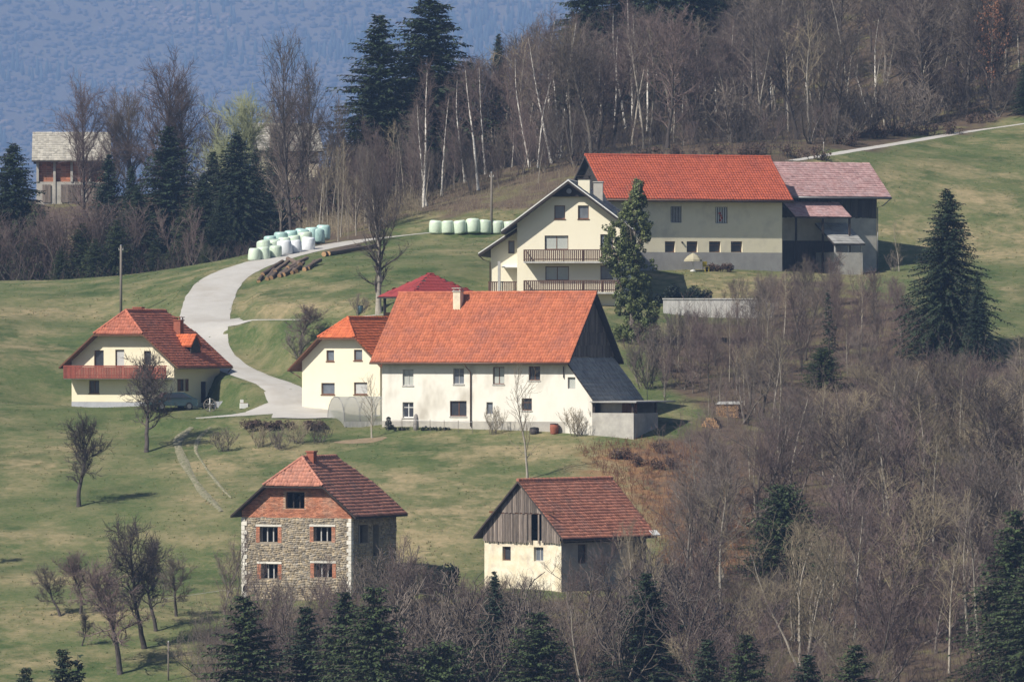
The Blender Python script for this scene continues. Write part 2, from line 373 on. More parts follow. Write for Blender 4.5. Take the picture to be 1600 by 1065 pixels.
for cxp, cyp, rx, ry, a in [(40, 490, 190, 12, .9), (60, 720, 120, 25, .4), (150, 700, 60, 30, .5), (60, 905, 120, 14, .9), (100, 960, 190, 18, .9), (320, 780, 60, 40, .7), (290, 730, 40, 25, .6), (200, 840, 120, 20, .4),
                            (660, 850, 120, 60, .9), (700, 770, 180, 22, .5), (1020, 800, 60, 60, .9), (1000, 730, 60, 30, .8), (860, 705, 80, 14, .5), (1430, 320, 150, 60, .3), (1560, 300, 120, 50, .2), (1480, 370, 120, 22, .8), (1150, 452, 130, 24, .8), (1560, 400, 90, 10, .9),
                            (740, 320, 90, 22, .7), (480, 478, 110, 14, .6), (560, 482, 40, 12, .7), (330, 470, 22, 30, .4), (140, 470, 150, 6, .5), (1280, 430, 120, 8, .6), (1150, 450, 60, 14, .3)]:
    dryc = np.maximum(dryc, a * np.exp(-(((PX - cxp) / rx) ** 2 + ((PY - cyp) / ry) ** 2)))
def ground_mat():
    m, t, b = newmat('hillside'); N = t.nodes; L = t.links
    b.inputs['Roughness'].default_value = .95; b.inputs['Specular IOR Level'].default_value = .15
    co = N.new('ShaderNodeTexCoord')
    def noise(sc, det=5, st=(1, 1, 1), ro=.6):
        mp = N.new('ShaderNodeMapping'); mp.inputs['Scale'].default_value = st; L.new(co.outputs['Object'], mp.inputs[0])
        n = N.new('ShaderNodeTexNoise'); n.inputs['Scale'].default_value = sc; n.inputs['Detail'].default_value = det; n.inputs['Roughness'].default_value = ro
        L.new(mp.outputs[0], n.inputs[0]); return n.outputs['Fac']
    def rng(s, a, c, lo=0, hi=1):
        r = N.new('ShaderNodeMapRange'); r.inputs[1].default_value = a; r.inputs[2].default_value = c; r.inputs[3].default_value = lo; r.inputs[4].default_value = hi
        L.new(s, r.inputs[0]); return r.outputs[0]
    def mix(f, A, B):
        x = N.new('ShaderNodeMix'); x.data_type = 'RGBA'; L.new(f, x.inputs[0])
        for v, i in ((A, 6), (B, 7)):
            if hasattr(v, 'is_output'): L.new(v, x.inputs[i])
            else: x.inputs[i].default_value = (*v, 1)
        return x.outputs[2]
    def math_(op, a, c):
        x = N.new('ShaderNodeMath'); x.operation = op; x.use_clamp = True
        for v, i in ((a, 0), (c, 1)):
            if hasattr(v, 'is_output'): L.new(v, x.inputs[i])
            else: x.inputs[i].default_value = v
        return x.outputs[0]
    def attr(n):
        a = N.new('ShaderNodeAttribute'); a.attribute_name = n; return a.outputs['Fac']
    g = mix(rng(noise(.35, 4), .35, .65), (.056, .092, .028), (.086, .114, .040))
    g = mix(rng(noise(2.6, 5, (1, 1, 1), .75), .42, .72), g, (.132, .138, .062))
    g = mix(rng(noise(.13, 5, (1, 1, 1), .65), .5, .66), g, (.040, .070, .020))
    patch = noise(.20, 6, (1, 1, 1), .7)
    dry = math_('ADD', math_('MULTIPLY', rng(patch, .44, .62, 0, .9), rng(noise(.045, 3), .40, .60, .35, 1)), math_('MULTIPLY', attr('dry'), rng(noise(.8, 5), .3, .6, .35, 1)))
    g = mix(dry, g, mix(rng(noise(1.4, 5), .35, .65), (.32, .255, .145), (.20, .175, .09)))
    g = mix(rng(noise(6.5, 4, (1, 1, 1), .7), .58, .72, 0, .6), g, (.26, .225, .12))
    lf = mix(rng(noise(.9, 6), .35, .65), (.080, .058, .043), (.125, .092, .064))
    lf = mix(rng(noise(.3, 4), .52, .66), lf, (.14, .13, .06))
    g = mix(rng(attr('litter'), .25, .75), g, lf)
    g = mix(math_('MULTIPLY', attr('bracken'), rng(noise(.7, 5), .35, .6)), g, (.24, .135, .068))
    L.new(g, b.inputs['Base Color'])
    bp = N.new('ShaderNodeBump'); bp.inputs['Distance'].default_value = .12; bp.inputs['Strength'].default_value = .7
    hsum = N.new('ShaderNodeMath'); hsum.operation = 'ADD'; L.new(noise(3.0, 6, (1, 1, 1), .75), hsum.inputs[0]); L.new(noise(.7, 3), hsum.inputs[1])
    L.new(hsum.outputs[0], bp.inputs['Height']); L.new(bp.outputs[0], b.inputs['Normal'])
    MATS['hillside'] = m
ground_mat()
nx, ny = len(gx), len(gy)
idx = np.arange(nx * ny).reshape(ny, nx)
gq = np.stack([idx[:-1, :-1], idx[:-1, 1:], idx[1:, 1:], idx[1:, :-1]], -1).reshape(-1, 4)
me = np_mesh('hillside', np.stack([GX, GY, GZ], -1), gq, mats=['hillside'], smooth=True)
for nm, arr in (('litter', lit), ('dry', dryc), ('bracken', brk)):
    a = me.attributes.new(nm, 'FLOAT', 'POINT'); a.data.foreach_set('value', arr.ravel().astype(np.float32))
tag(link('hillside_ground', me), 'grassy hillside with wooded slopes rising to a distant mountain', 'hillside', kind='structure')

def ribbon(name, pts, width, m, lift, label, widths=None, px=True, sub=6):
    """a lane draped on the hillside; pts are photograph pixels on its centre line"""
    P3 = ROADP[pts] if isinstance(pts, str) else [at(*p) for p in pts]
    c = spline(P3)
    v = []; q = []; K = max(4, int(width / .5) + 1)
    for i, (p, t) in enumerate(c):
        a = c[max(i - 1, 0)][0]; b = c[min(i + 1, len(c) - 1)][0]; d = (b - a); d.z = 0; d.normalize(); nrm = Vector((-d.y, d.x, 0))
        wd = width if widths is None else float(np.interp(t, np.linspace(0, 1, len(widths)), widths))
        for k in range(K):
            s = (k / (K - 1) - .5) * wd
            if k in (0, K - 1): s += math.copysign(.06 * min(1, wd / 2) * (math.sin(i * .55 + k) + .6 * math.sin(i * 1.3 + 2 * k) + .5 * (rnd.random() - .5)), s)
            x, y = p.x + nrm.x * s, p.y + nrm.y * s
            v.append((x, y, gz(x, y) + lift - (lift - .015 if k in (0, K - 1) else 0)))
    for i in range(len(c) - 1):
        for k in range(K - 1): q.append((i * K + k, (i + 1) * K + k, (i + 1) * K + k + 1, i * K + k + 1))
    me = np_mesh(name, v, q, mats=[m], smooth=True)
    o = link(name, me); tag(o, label, kind='structure'); return o
ribbon('road', 'road', 3.2, 'gravel', .07, 'pale gravel lane curving up the hillside past the left house', widths=[5.0, 4.4, 3.8, 3.2, 3.2, 3.3, 3.6, 4.0, 4.2, 4.2, 4.0, 3.7, 3.4, 3.2, 3.0, 2.8, 2.6, 2.4, 2.4, 2.4])
ribbon('side_road', 'side_road', 2.0, 'gravel', .075, 'narrow gravel side lane leading behind the farmhouse', widths=[5.0, 2.8, 1.6, 1.3, 2.0, 3.4, 3.8])
ribbon('driveway', 'driveway', 2.2, 'gravel', .085, 'gravel driveway running to the left house', widths=[4.6, 4.8, 4.4, 3.8, 3.0, 1.6])
ribbon('wheel_track', [(298, 668), (279, 686), (280, 704), (296, 738), (318, 770), (346, 799)], .55, 'track_gravel', .07, 'worn wheel rut of the field track, left', widths=[.5, .9, .5, .75, .45, .7, .3])
ribbon('wheel_track', [(328, 668), (310, 686), (306, 704), (316, 722), (338, 752), (362, 778)], .5, 'track_gravel', .07, 'worn wheel rut of the field track, right', widths=[.3, .4, .25, .15, .3, .15])
ribbon('forest_road', 'forest_road', 2.0, 'gravel', .07, 'pale forest road along the edge of the wood')
# ------------------------------------------------------------------ building kit
class Bld:
    """local frame of a building: x along the front, y into the depth, z up from its base"""
    def __init__(s, name, px, py, Y, deg, label, cat):
        s.th = R(deg); s.c, s.s = math.cos(s.th), math.sin(s.th)
        s.o = Vector(P(px, py, Y)); s.root = empty(name, s.o, s.th, label, cat)
    def fx(s, px, yl=0.0):
        u = (px - CX) / F; return (u * (s.o.y + yl * s.c) - s.o.x + yl * s.s) / (s.c - u * s.s)
    def fz(s, px, py, yl=0.0):
        x = s.fx(px, yl); return (CY - py) / F * (s.o.y + x * s.s + yl * s.c) - s.o.z
    def rect(s, x0, y0, x1, y1, yl=0.0):
        """pixel box on the front plane -> (a0, b0, a1, b1) in metres"""
        return (s.fx(x0, yl), s.fz(x0, y1, yl), s.fx(x1, yl), s.fz(x0, y0, yl))
    def sy(s, px, L):
        u = (px - CX) / F; return (s.o.x + L * s.c - u * (s.o.y + L * s.s)) / (u * s.c + s.s)
    def srect(s, x0, y0, x1, y1, L):
        a0, a1 = s.sy(x0, L), s.sy(x1, L); Yd = s.o.y + L * s.s + a0 * s.c
        return (a0, (CY - y1) / F * Yd - s.o.z, a1, (CY - y0) / F * Yd - s.o.z)
def plane_front(y=0.0): return (Vector((0, y, 0)), Vector((1, 0, 0)), Vector((0, -1, 0)))
def plane_right(x): return (Vector((x, 0, 0)), Vector((0, 1, 0)), Vector((1, 0, 0)))
def plane_left(x=0.0): return (Vector((x, 0, 0)), Vector((0, 1, 0)), Vector((-1, 0, 0)))
def plane_back(y): return (Vector((0, y, 0)), Vector((1, 0, 0)), Vector((0, 1, 0)))
Z = Vector((0, 0, 1))
def clip_half(poly, axis, v, keep_ge):
    out = []
    for i in range(len(poly)):
        a, b = poly[i], poly[(i + 1) % len(poly)]
        ia = (a[axis] >= v) if keep_ge else (a[axis] <= v); ib = (b[axis] >= v) if keep_ge else (b[axis] <= v)
        if ia: out.append(a)
        if ia != ib:
            t = (v - a[axis]) / (b[axis] - a[axis]); out.append((a[0] + (b[0] - a[0]) * t, a[1] + (b[1] - a[1]) * t))
    return out
def clip_rect(poly, a0, b0, a1, b1):
    for ax, v, ge in ((0, a0, True), (0, a1, False), (1, b0, True), (1, b1, False)):
        poly = clip_half(poly, ax, v, ge)
        if len(poly) < 3: return []
    return poly
def wall(root, plane, polys, holes, m, name='wall', t=.28):
    o, u, n = plane; mb = MB()
    def pt(a, b, d=0): return o + u * a + Z * b - n * d
    flip = u.cross(Z).dot(n) < 0
    for poly in polys:
        A = sorted({min(p[0] for p in poly), max(p[0] for p in poly)} | {h[0] for h in holes} | {h[2] for h in holes})
        Bz = sorted({min(p[1] for p in poly), max(p[1] for p in poly)} | {h[1] for h in holes} | {h[3] for h in holes})
        for i in range(len(A) - 1):
            for j in range(len(Bz) - 1):
                ca, cb = (A[i] + A[i + 1]) / 2, (Bz[j] + Bz[j + 1]) / 2
                if any(h[0] < ca < h[2] and h[1] < cb < h[3] for h in holes): continue
                c = clip_rect(poly, A[i], Bz[j], A[i + 1], Bz[j + 1])
                if len(c) < 3: continue
                c = c[::-1] if flip else c
                mb.add([pt(*p) for p in c], [tuple(range(len(c)))])
    for a0, b0, a1, b1 in holes:
        for p, q in (((a0, b0), (a1, b0)), ((a1, b0), (a1, b1)), ((a1, b1), (a0, b1)), ((a0, b1), (a0, b0))):
            mb.add([pt(*p), pt(*q), pt(*q, t), pt(*p, t)], [(0, 1, 2, 3)])
    return mb.build(name, m, root)
def bar(mb, plane, a0, b0, a1, b1, d0, d1):
    """box on a wall plane from depth d0 (behind the face) to d1 (negative = proud)"""
    o, u, n = plane
    c = [o + u * a + Z * b - n * d for d in (d0, d1) for a, b in ((a0, b0), (a1, b0), (a1, b1), (a0, b1))]
    mb.add(c, [(0, 1, 2, 3), (7, 6, 5, 4), (0, 4, 5, 1), (1, 5, 6, 2), (2, 6, 7, 3), (3, 7, 4, 0)])
def window(root, plane, r, frame='white_paint', pane='glass_dark', cols=2, rows=1, rec=.14, fw=.07, sill=None, name='window', label=None):
    a0, b0, a1, b1 = r; mb = MB(); e = .002
    bar(mb, plane, a0 + e, b0 + e, a0 + fw, b1 - e, rec + .06, rec); bar(mb, plane, a1 - fw, b0 + e, a1 - e, b1 - e, rec + .06, rec)
    bar(mb, plane, a0 + fw, b0 + e, a1 - fw, b0 + fw, rec + .06, rec); bar(mb, plane, a0 + fw, b1 - fw, a1 - fw, b1 - e, rec + .06, rec)
    for k in range(1, cols):
        x = a0 + (a1 - a0) * k / cols; bar(mb, plane, x - fw * .45, b0 + fw, x + fw * .45, b1 - fw, rec + .05, rec + .004)
    for k in range(1, rows):
        z = b0 + (b1 - b0) * (k / rows if rows > 2 else .66); bar(mb, plane, a0 + fw, z - .025, a1 - fw, z + .025, rec + .05, rec + .006)
    w_ = mb.build(name, frame, root)
    if label: w_['label'] = label
    mb = MB(); bar(mb, plane, a0 + .01, b0 + .01, a1 - .01, b1 - .01, rec + .05, rec + .035); mb.build('pane', pane, w_)
    if sill:
        mb = MB(); bar(mb, plane, a0 - .05, b0 - .07, a1 + .05, b0 - .002, rec, -.06); mb.build('sill', sill, w_)
    return w_
def tiles(parent, poly, udir, m, tw=.23, th=.33, roll=.035, name='tiles', sh=.032):
    """overlapping roof tiles laid over a sloping polygon (3D, local)"""
    u = Vector(udir).normalized(); p = [Vector(q) for q in poly]
    n = (p[1] - p[0]).cross(p[2] - p[1]).normalized()
    if n.z < 0: n = -n
    s = n.cross(u).normalized()
    if s.z < 0: s = -s
    o = min(p, key=lambda q: q.z)
    P2 = [((q - o).dot(u), (q - o).dot(s)) for q in p]
    umin, umax = min(q[0] for q in P2), max(q[0] for q in P2); smax = max(q[1] for q in P2)
    nu = max(1, int(round((umax - umin) / tw))); tw2 = (umax - umin) / nu; ns = max(1, int(round(smax / th))); th2 = smax / ns
    U, S = np.meshgrid(umin + (np.arange(nu) + .5) * tw2, (np.arange(ns) + .5) * th2); U = U.ravel(); S = S.ravel()
    k = inpoly(U, S, P2); U = U[k]; S = S[k]; N = len(U)
    if not N: return None
    rs = np.random.RandomState(N)
    au = np.array([-.5, -.2, .2, .5]) * tw2; hp = np.array([.0, roll, roll * .9, .0])
    tu = np.r_[au, au, au]; ts = np.r_[-np.ones(4) * (th2 * .5 + .02), np.ones(4) * (th2 * .5), -np.ones(4) * (th2 * .5 + .02)]
    tz = np.r_[hp + sh, hp + .008, np.zeros(4) - .002]
    uu = U[:, None] + tu[None]; ss = S[:, None] + ts[None] + rs.normal(0, .008, (N, 1)); zz = tz[None] + rs.normal(0, .007, (N, 1)) + (.02 + .014 * np.sin(U * .8 + 1.3) * np.sin(S * 1.1 + .4) + .006 * np.sin(U * 2.1 + S))[:, None]
    V = np.array(o)[None, None] + uu[..., None] * np.array(u) + ss[..., None] * np.array(s) + zz[..., None] * np.array(n)
    fq = np.array([[0, 1, 5, 4], [1, 2, 6, 5], [2, 3, 7, 6], [8, 9, 1, 0], [9, 10, 2, 1], [10, 11, 3, 2]])
    Q = (np.arange(N) * 12)[:, None, None] + fq[None]
    me = np_mesh(name, V, Q, mats=[m], tint=np.repeat(rs.rand(N), 12))
    return tag(link(name, me, parent), kind='stuff')
def sheets(parent, poly, udir, m, tw, th, name='sheet'): return tiles(parent, poly, udir, m, tw, th, roll=.02, name=name, sh=.03)
def roof_part(root, planes, m_slab, m_tile, thick=.14, tile=True, tw=.23, th=.33, name='roof', roll=.035, sh=.03):
    """planes: list of (polygon, eave direction, tiled?)"""
    mb = MB()
    for poly, ud, _ in planes:
        a, b, c = (Vector(q) for q in poly[:3]); n = (b - a).cross(c - b).normalized()
        if n.z < 0: n = -n; poly = poly[::-1]
        mb.slab(poly[::-1], Vector((0, 0, -thick)))
    r = mb.build(name, m_slab, root)
    for poly, ud, tl in planes:
        if tile and tl: tiles(r, poly, ud, m_tile, tw, th, roll, sh=sh)
    return r
def caps(parent, p0, p1, m, r=.12, name='ridge_cap'):
    p0, p1 = Vector(p0), Vector(p1); d = p1 - p0; n = max(2, int(d.length / .38)); mb = MB()
    for k in range(n):
        a = p0 + d * (k / n); b = p0 + d * ((k + 1.12) / n if k < n - 1 else 1)
        mb.tube([a, b], r + .015, 8, True, r - .012)
    return tag(mb.build(name, m, parent), kind='stuff')
def hip_roof(L, D, he, pitch, os_, of_, hh=None, hipp=52, x0=0.0):
    """ridge along y; returns dict of roof polygons. hh = height where the half hip starts"""
    cx = x0 + L / 2; E = L / 2 + os_; tp = math.tan(R(pitch)); hr = he + E * tp
    if hh is None: eh, run = 0.0, 0.0
    else: eh = (hr - hh) / tp; run = (hr - hh) / math.tan(R(hipp))
    f, b = -of_, D + of_
    def side(sg):
        q = [(cx + sg * E, f, he)] + ([(cx + sg * eh, f, hh)] if run else []) + [(cx, f + run, hr), (cx, b - run, hr)] + ([(cx + sg * eh, b, hh)] if run else []) + [(cx + sg * E, b, he)]
        return q
    d = dict(left=side(-1), right=side(1), hr=hr, cx=cx, E=E, tp=tp, eh=eh, run=run, f=f, b=b, hh=hh, he=he)
    if run:
        d['fhip'] = [(cx - eh, f, hh), (cx + eh, f, hh), (cx, f + run, hr)]
        d['bhip'] = [(cx + eh, b, hh), (cx - eh, b, hh), (cx, b - run, hr)]
    return d
def gable_poly(L, z0, rf, drop=.16):
    """front wall outline below such a roof"""
    cx = rf['cx']; top = lambda dx: rf['hr'] - abs(dx) * rf['tp'] - drop
    pts = [(0, z0), (L, z0), (L, top(L - cx))]
    if rf['run']:
        zt = rf['hh'] - drop + .02; ex = (rf['hr'] - drop - zt) / rf['tp']; pts += [(cx + ex, zt), (cx - ex, zt)]
    else: pts += [(cx, rf['hr'] - drop)]
    return pts + [(0, top(cx))]
def hip_house_roof(B, rf, slab, tile, left=True, back=False, thick=.15, roll=.035, tw=.23, th=.33):
    pl = [(rf['left'], (0, 1, 0), left), (rf['right'], (0, 1, 0), True)]
    if rf['run']: pl += [(rf['fhip'], (1, 0, 0), True), (rf['bhip'], (1, 0, 0), back)]
    r = roof_part(B.root, pl, slab, tile, thick, True, tw, th, roll=roll, sh=.014)
    cx, hr, f, b, run = rf['cx'], rf['hr'], rf['f'], rf['b'], rf['run']
    caps(r, (cx, f + run, hr + .05), (cx, b - run, hr + .05), tile)
    if run:
        for sg in (-1, 1): caps(r, (cx + sg * rf['eh'], f, rf['hh'] + .05), (cx, f + run, hr + .05), tile, .10, 'hip_cap')
    return r
def boards(root, plane, poly, m, wd=.2, name='board', gap=.012, d=-.02, t=.03, skip=()):
    a = min(p[0] for p in poly); A1 = max(p[0] for p in poly); o, u, n = plane; k = 0
    while a < A1 - .03:
        w_ = wd * rnd.uniform(.75, 1.25); a2 = min(a + w_, A1)
        zb = min(p[1] for p in poly); c = clip_rect(poly, a + gap, zb - 1, a2 - gap, 99)
        if len(c) >= 3 and k not in skip:
            mb = MB(); jd = d - rnd.uniform(0, .02); lo = rnd.uniform(0, .10)
            c = [(q[0], q[1] - (lo if q[1] < zb + .02 else 0)) for q in c]
            mb.slab([o + u * q[0] + Z * q[1] - n * jd for q in c], n * t); mb.build(name, m, root)
        a = a2; k += 1
def chimney(root, x, y, z0, z1, wx, wy, m, cap='concrete', lid=True):
    mb = MB(); mb.box(x - wx / 2, x + wx / 2, y - wy / 2, y + wy / 2, z0, z1); c = mb.build('chimney', m, root)
    mb = MB(); mb.box(x - wx / 2 - .06, x + wx / 2 + .06, y - wy / 2 - .06, y + wy / 2 + .06, z1, z1 + .09)
    if lid:
        for sx in (-1, 1):
            for sy in (-1, 1): mb.box(x + sx * (wx / 2 - .06) - .04, x + sx * (wx / 2 - .06) + .04, y + sy * (wy / 2 - .06) - .04, y + sy * (wy / 2 - .06) + .04, z1 + .09, z1 + .26)
        mb.box(x - wx / 2 - .08, x + wx / 2 + .08, y - wy / 2 - .08, y + wy / 2 + .08, z1 + .26, z1 + .32)
    mb.build('chimney_cap', cap, c); return c
def pipe(root, pts, r, m, name): mb = MB(); mb.tube(pts, r, 8); return mb.build(name, m, root, True)
def stones(root, plane, rects, holes, m, wd=.27, ht=.155, name='stones', prot=.05):
    """rough masonry: each stone a pillow-shaped block standing proud of the mortar bed"""
    o, u, n = plane; V = []; Q = []; T = []; k = 0
    for a0, b0, a1, b1 in rects:
        b = b0
        while b < b1 - .03:
            h = min(ht * rnd.uniform(.65, 1.35), b1 - b)
            if b1 - b - h < .06: h = b1 - b
            a = a0 - rnd.uniform(0, wd)
            while a < a1:
                w_ = wd * rnd.uniform(.5, 1.5); x0, x1 = max(a, a0), min(a + w_, a1); a += w_
                if x1 - x0 < .06: continue
                cells = [(x0, b, x1, b + h)]
                for hx in holes:
                    nc = []
                    for c in cells:
                        if c[2] <= hx[0] or c[0] >= hx[2] or c[3] <= hx[1] or c[1] >= hx[3]: nc.append(c); continue
                        if c[0] < hx[0] - .05: nc.append((c[0], c[1], hx[0], c[3]))
                        if c[2] > hx[2] + .05: nc.append((hx[2], c[1], c[2], c[3]))
                        if c[1] < hx[1] - .05: nc.append((max(c[0], hx[0]), c[1], min(c[2], hx[2]), hx[1]))
                        if c[3] > hx[3] + .05: nc.append((max(c[0], hx[0]), hx[3], min(c[2], hx[2]), c[3]))
                    cells = nc
                for c0, c1, c2, c3 in cells:
                    if c2 - c0 < .04 or c3 - c1 < .04: continue
                    g = .012; j = lambda: rnd.uniform(-.02, .02); pr = prot * rnd.uniform(.5, 1.3); i2 = min(.05, (c2 - c0) * .28); j2 = min(.04, (c3 - c1) * .28)
                    for q in ((c0 + g, c1 + g), (c2 - g, c1 + g), (c2 - g, c3 - g), (c0 + g, c3 - g)): V.append(o + u * q[0] + Z * q[1])
                    for q in ((c0 + i2 + j(), c1 + j2 + j()), (c2 - i2 + j(), c1 + j2 + j()), (c2 - i2 + j(), c3 - j2 + j()), (c0 + i2 + j(), c3 - j2 + j())):
                        V.append(o + u * q[0] + Z * q[1] + n * pr)
                    Q += [[k + 4, k + 5, k + 6, k + 7], [k, k + 1, k + 5, k + 4], [k + 1, k + 2, k + 6, k + 5], [k + 2, k + 3, k + 7, k + 6], [k + 3, k, k + 4, k + 7]]
                    T += [rnd.random()] * 8; k += 8
            b += h
    W = []
    for v in V:                              # courses wander up and down like rubble masonry
        a = (v - o).dot(u); b = v.z; W.append(tuple(v + Z * (.05 * math.sin(2.3 * a + 1.7 * b) + .03 * math.sin(5.1 * a + b)) + u * (.03 * math.sin(4 * b + a))))
    return tag(link(name, np_mesh(name, W, Q, mats=[m], tint=T), root), kind='stuff')

# ------------------------------------------------------------------ farmhouse: long white house with the orange tiled roof
B = Bld('farmhouse', 597, 668, 505, -25, 'long white farmhouse with big orange tiled roof and dark boarded gable', 'farmhouse')
L = B.fx(883); L2 = B.fx(990); D = 9.2; oe = .6; z0 = -2.0
he = B.fz(740, 566, -oe); hr = 5.45 + he; half = D / 2 + oe
tp = (hr - he) / half
fr = plane_front()
H_up = [B.rect(629, 577, 646, 602), B.rect(708, 575, 725, 600), B.rect(770, 573, 788, 600), B.rect(826, 572, 844, 594)]
H_sm = [B.rect(887, 589, 899, 607)]
H_lo = [B.rect(629, 628, 646, 652), B.rect(703, 626, 729, 650), B.rect(760, 628, 770, 647), B.rect(815, 622, 831, 641)]
wt = hr - half * tp + oe * tp - .18       # wall head under the eaves
wall(B.root, fr, [[(0, .55), (L, .55), (L, wt), (0, wt)]], H_up + H_lo, 'white_plaster')
wall(B.root, plane_front(-.015), [[(0, z0), (L, z0), (L, .545), (0, .545)]], [], 'grey_plaster', 'plinth')
for k, r in enumerate(H_up): window(B.root, fr, r, 'frame_grey' if k < 2 else 'frame_brown', ('curtain', 'glass_grey', 'curtain', 'glass_dark')[k], 2, 2 if k < 2 else 1, sill='pale_concrete')
for k, r in enumerate(H_lo): window(B.root, fr, r, ('white_paint', 'frame_brown', 'frame_grey', 'frame_brown')[k], ('glass_dark', 'glass_dark', 'glass_grey', 'glass_dark')[k], (2, 2, 1, 1)[k], (2, 1, 1, 2)[k], sill='pale_concrete' if k != 2 else None)
gp = [(0, z0), (D, z0), (D, wt), (D / 2, hr - .2), (0, wt)]
wall(B.root, plane_left(), [gp], [], 'white_plaster')
wall(B.root, plane_back(D), [[(0, z0), (L, z0), (L, wt), (0, wt)]], [], 'white_plaster')
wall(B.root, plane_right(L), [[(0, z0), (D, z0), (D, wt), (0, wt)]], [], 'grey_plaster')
gt = [(.02, wt + .01), (D - .02, wt + .01), (D / 2, hr - .2)]
wall(B.root, plane_right(L - .05), [gt], [], 'board_weathered', 'gable')
boards(B.root, plane_right(L), [(.02, wt + .01), (D - .02, wt + .01), (D - .9, wt + .95 * tp), (.9, wt + .95 * tp)], 'board_weathered', .24, d=-.05)
boards(B.root, plane_right(L), [(.9, wt + .9 * tp), (D - .9, wt + .9 * tp), (D - 1.9, wt + 1.9 * tp), (1.9, wt + 1.9 * tp)], 'board_weathered', .24, d=-.08)
boards(B.root, plane_right(L), [(1.9, wt + 1.85 * tp), (D - 1.9, wt + 1.85 * tp), (D / 2, hr - .22)], 'board_weathered', .24, d=-.12)
ov = 1.0
x0, x1 = B.fx(578, -oe), L + .65
fpl = [(x0, -oe, he), (x1, -oe, he), (x1, D / 2, hr), (x0, D / 2, hr)]
bpl = [(x0, D / 2, hr), (x1, D / 2, hr), (x1, D + oe, he), (x0, D + oe, he)]
rf = roof_part(B.root, [(fpl, (1, 0, 0), True), (bpl, (1, 0, 0), False)], 'fascia_dark', 'tile_orange', .16, roll=.045)
caps(rf, (x0, D / 2, hr + .04), (x1, D / 2, hr + .04), 'tile_orange', .13)
pipe(B.root, [(x0, -oe - .08, he - .08), (x1 - .1, -oe - .08, he - .08)], .075, 'copper_pipe', 'gutter')
dx = B.fx(736); pipe(B.root, [(dx - .25, -oe - .06, he - .1), (dx - .2, -oe, he - .3), (dx, -.1, he - .75), (dx, -.1, .15)], .05, 'copper_pipe', 'downpipe')
pipe(B.root, [(L - .1, -.1, he - .3), (L - .1, -.08, he - 1.2)], .04, 'fascia_dark', 'downpipe')
# the chimney on the front slope
yc = D / 2 - 1.0; xc = B.fx(716, yc); zc = hr - 1.0 * tp
chimney(B.root, xc, yc, zc - .9, zc + 1.15, .62, .62, 'old_plaster', 'concrete')
# lean-to against the right gable, with its grey roof
lr = B.fx(930) - L; zl = B.fz(930, 626); zt_ = wt - .1
lt = [(L, -.25, zt_), (L, D + .1, zt_), (L + lr, D + .1, zl), (L + lr, -.25, zl)]
mb = MB(); mb.slab([(p[0], p[1], p[2]) for p in lt], (0, 0, -.12)); o_ = mb.build('lean_to_roof', 'fascia_dark', B.root)
tiles(o_, lt, (0, 1, 0), 'grey_fibre', .3, .4, .01, sh=.025)
zl2 = zl - .12
wall(B.root, fr, [[(L, z0), (L + lr - .25, z0), (L + lr - .25, zl + .1), (L, zt_ - .15)]], H_sm, 'white_plaster', 'lean_to_wall')
window(B.root, fr, H_sm[0], 'frame_grey', 'curtain', 1, 1)
xa, xb = L + lr - .24, L2; ctz = B.fz(985, 645); dd = 4.7
mb = MB(); mb.box(xa, xb, 0.0, .25, z0, ctz); mb.box(xb - .25, xb, .25, dd, z0, ctz - .02); mb.build('concrete_wall', 'concrete', B.root)
mb = MB(); mb.box(xa - .1, xb + .35, -.28, dd + 2.6, zl - .13, zl - .02); mb.build('porch_roof', 'grey_fibre', B.root)
for q in ((xa + .1, .12), (xb - .12, .12), (xb - .12, dd - .15)):
    mb = MB(); mb.box(q[0] - .08, q[0] + .08, q[1] - .08, q[1] + .08, ctz - .02, zl - .13); mb.build('post', 'dark_wood', B.root)
mb = MB(); mb.box(xa + .3, xa + 2.1, .9, .95, ctz - .6, zl - .14); mb.build('pale_panel', 'grey_plaster', B.root)
for k in range(5):
    mb = MB(); mb.box(xa + 2.15 + k * .26, xa + 2.39 + k * .26, .85, .88, ctz - .5, zl - .14); mb.build('board', 'brown_wood', B.root)
mb = MB(); mb.box(L, xb - .3, dd, dd + .2, z0, zl - .14); mb.build('back_wall', 'concrete', B.root)

# ------------------------------------------------------------------ cream annexe with half-hipped bright orange roof
B = Bld('annexe_house', 472, 655, 516, -33, 'cream house with bright orange half-hipped roof behind the arched polytunnel', 'house')
L, D = 7.6, 9.0; he = B.fz(460, 577, -.6)
rf = hip_roof(L, D, he, 41, .95, .7, he + 2.55, 44)
fr = plane_front()
H = [B.rect(510, 547, 522, 564), B.rect(553, 546, 566, 563), B.rect(502, 598, 523, 616), B.rect(553, 597, 574, 616)]
wall(B.root, fr, [[(a, max(b, .4)) for a, b in gable_poly(L, .4, rf)]], H, 'cream_plaster')
wall(B.root, plane_front(-.02), [[(0, -1.5), (L, -1.5), (L, .395), (0, .395)]], [], 'plinth_grey', 'plinth')
for k, r in enumerate(H): window(B.root, fr, r, 'frame_brown', 'pale_blind' if k == 3 else 'glass_grey', 1, 1, sill='frame_brown')
wt = rf['hr'] - L / 2 * rf['tp'] - .16
for pl in (plane_left(), plane_right(L)): wall(B.root, pl, [[(0, -1.5), (D, -1.5), (D, wt), (0, wt)]], [], 'cream_plaster')
hip_house_roof(B, rf, 'brown_wood', 'tile_bright', left=False)
pipe(B.root, [(-.95, -.7, he - .1), (-.95, D, he - .1)], .07, 'copper_pipe', 'gutter')
pipe(B.root, [(-.9, -.4, he - .15), (-.3, -.2, he - .5), (-.06, -.1, he - .7)], .045, 'copper_pipe', 'downpipe')

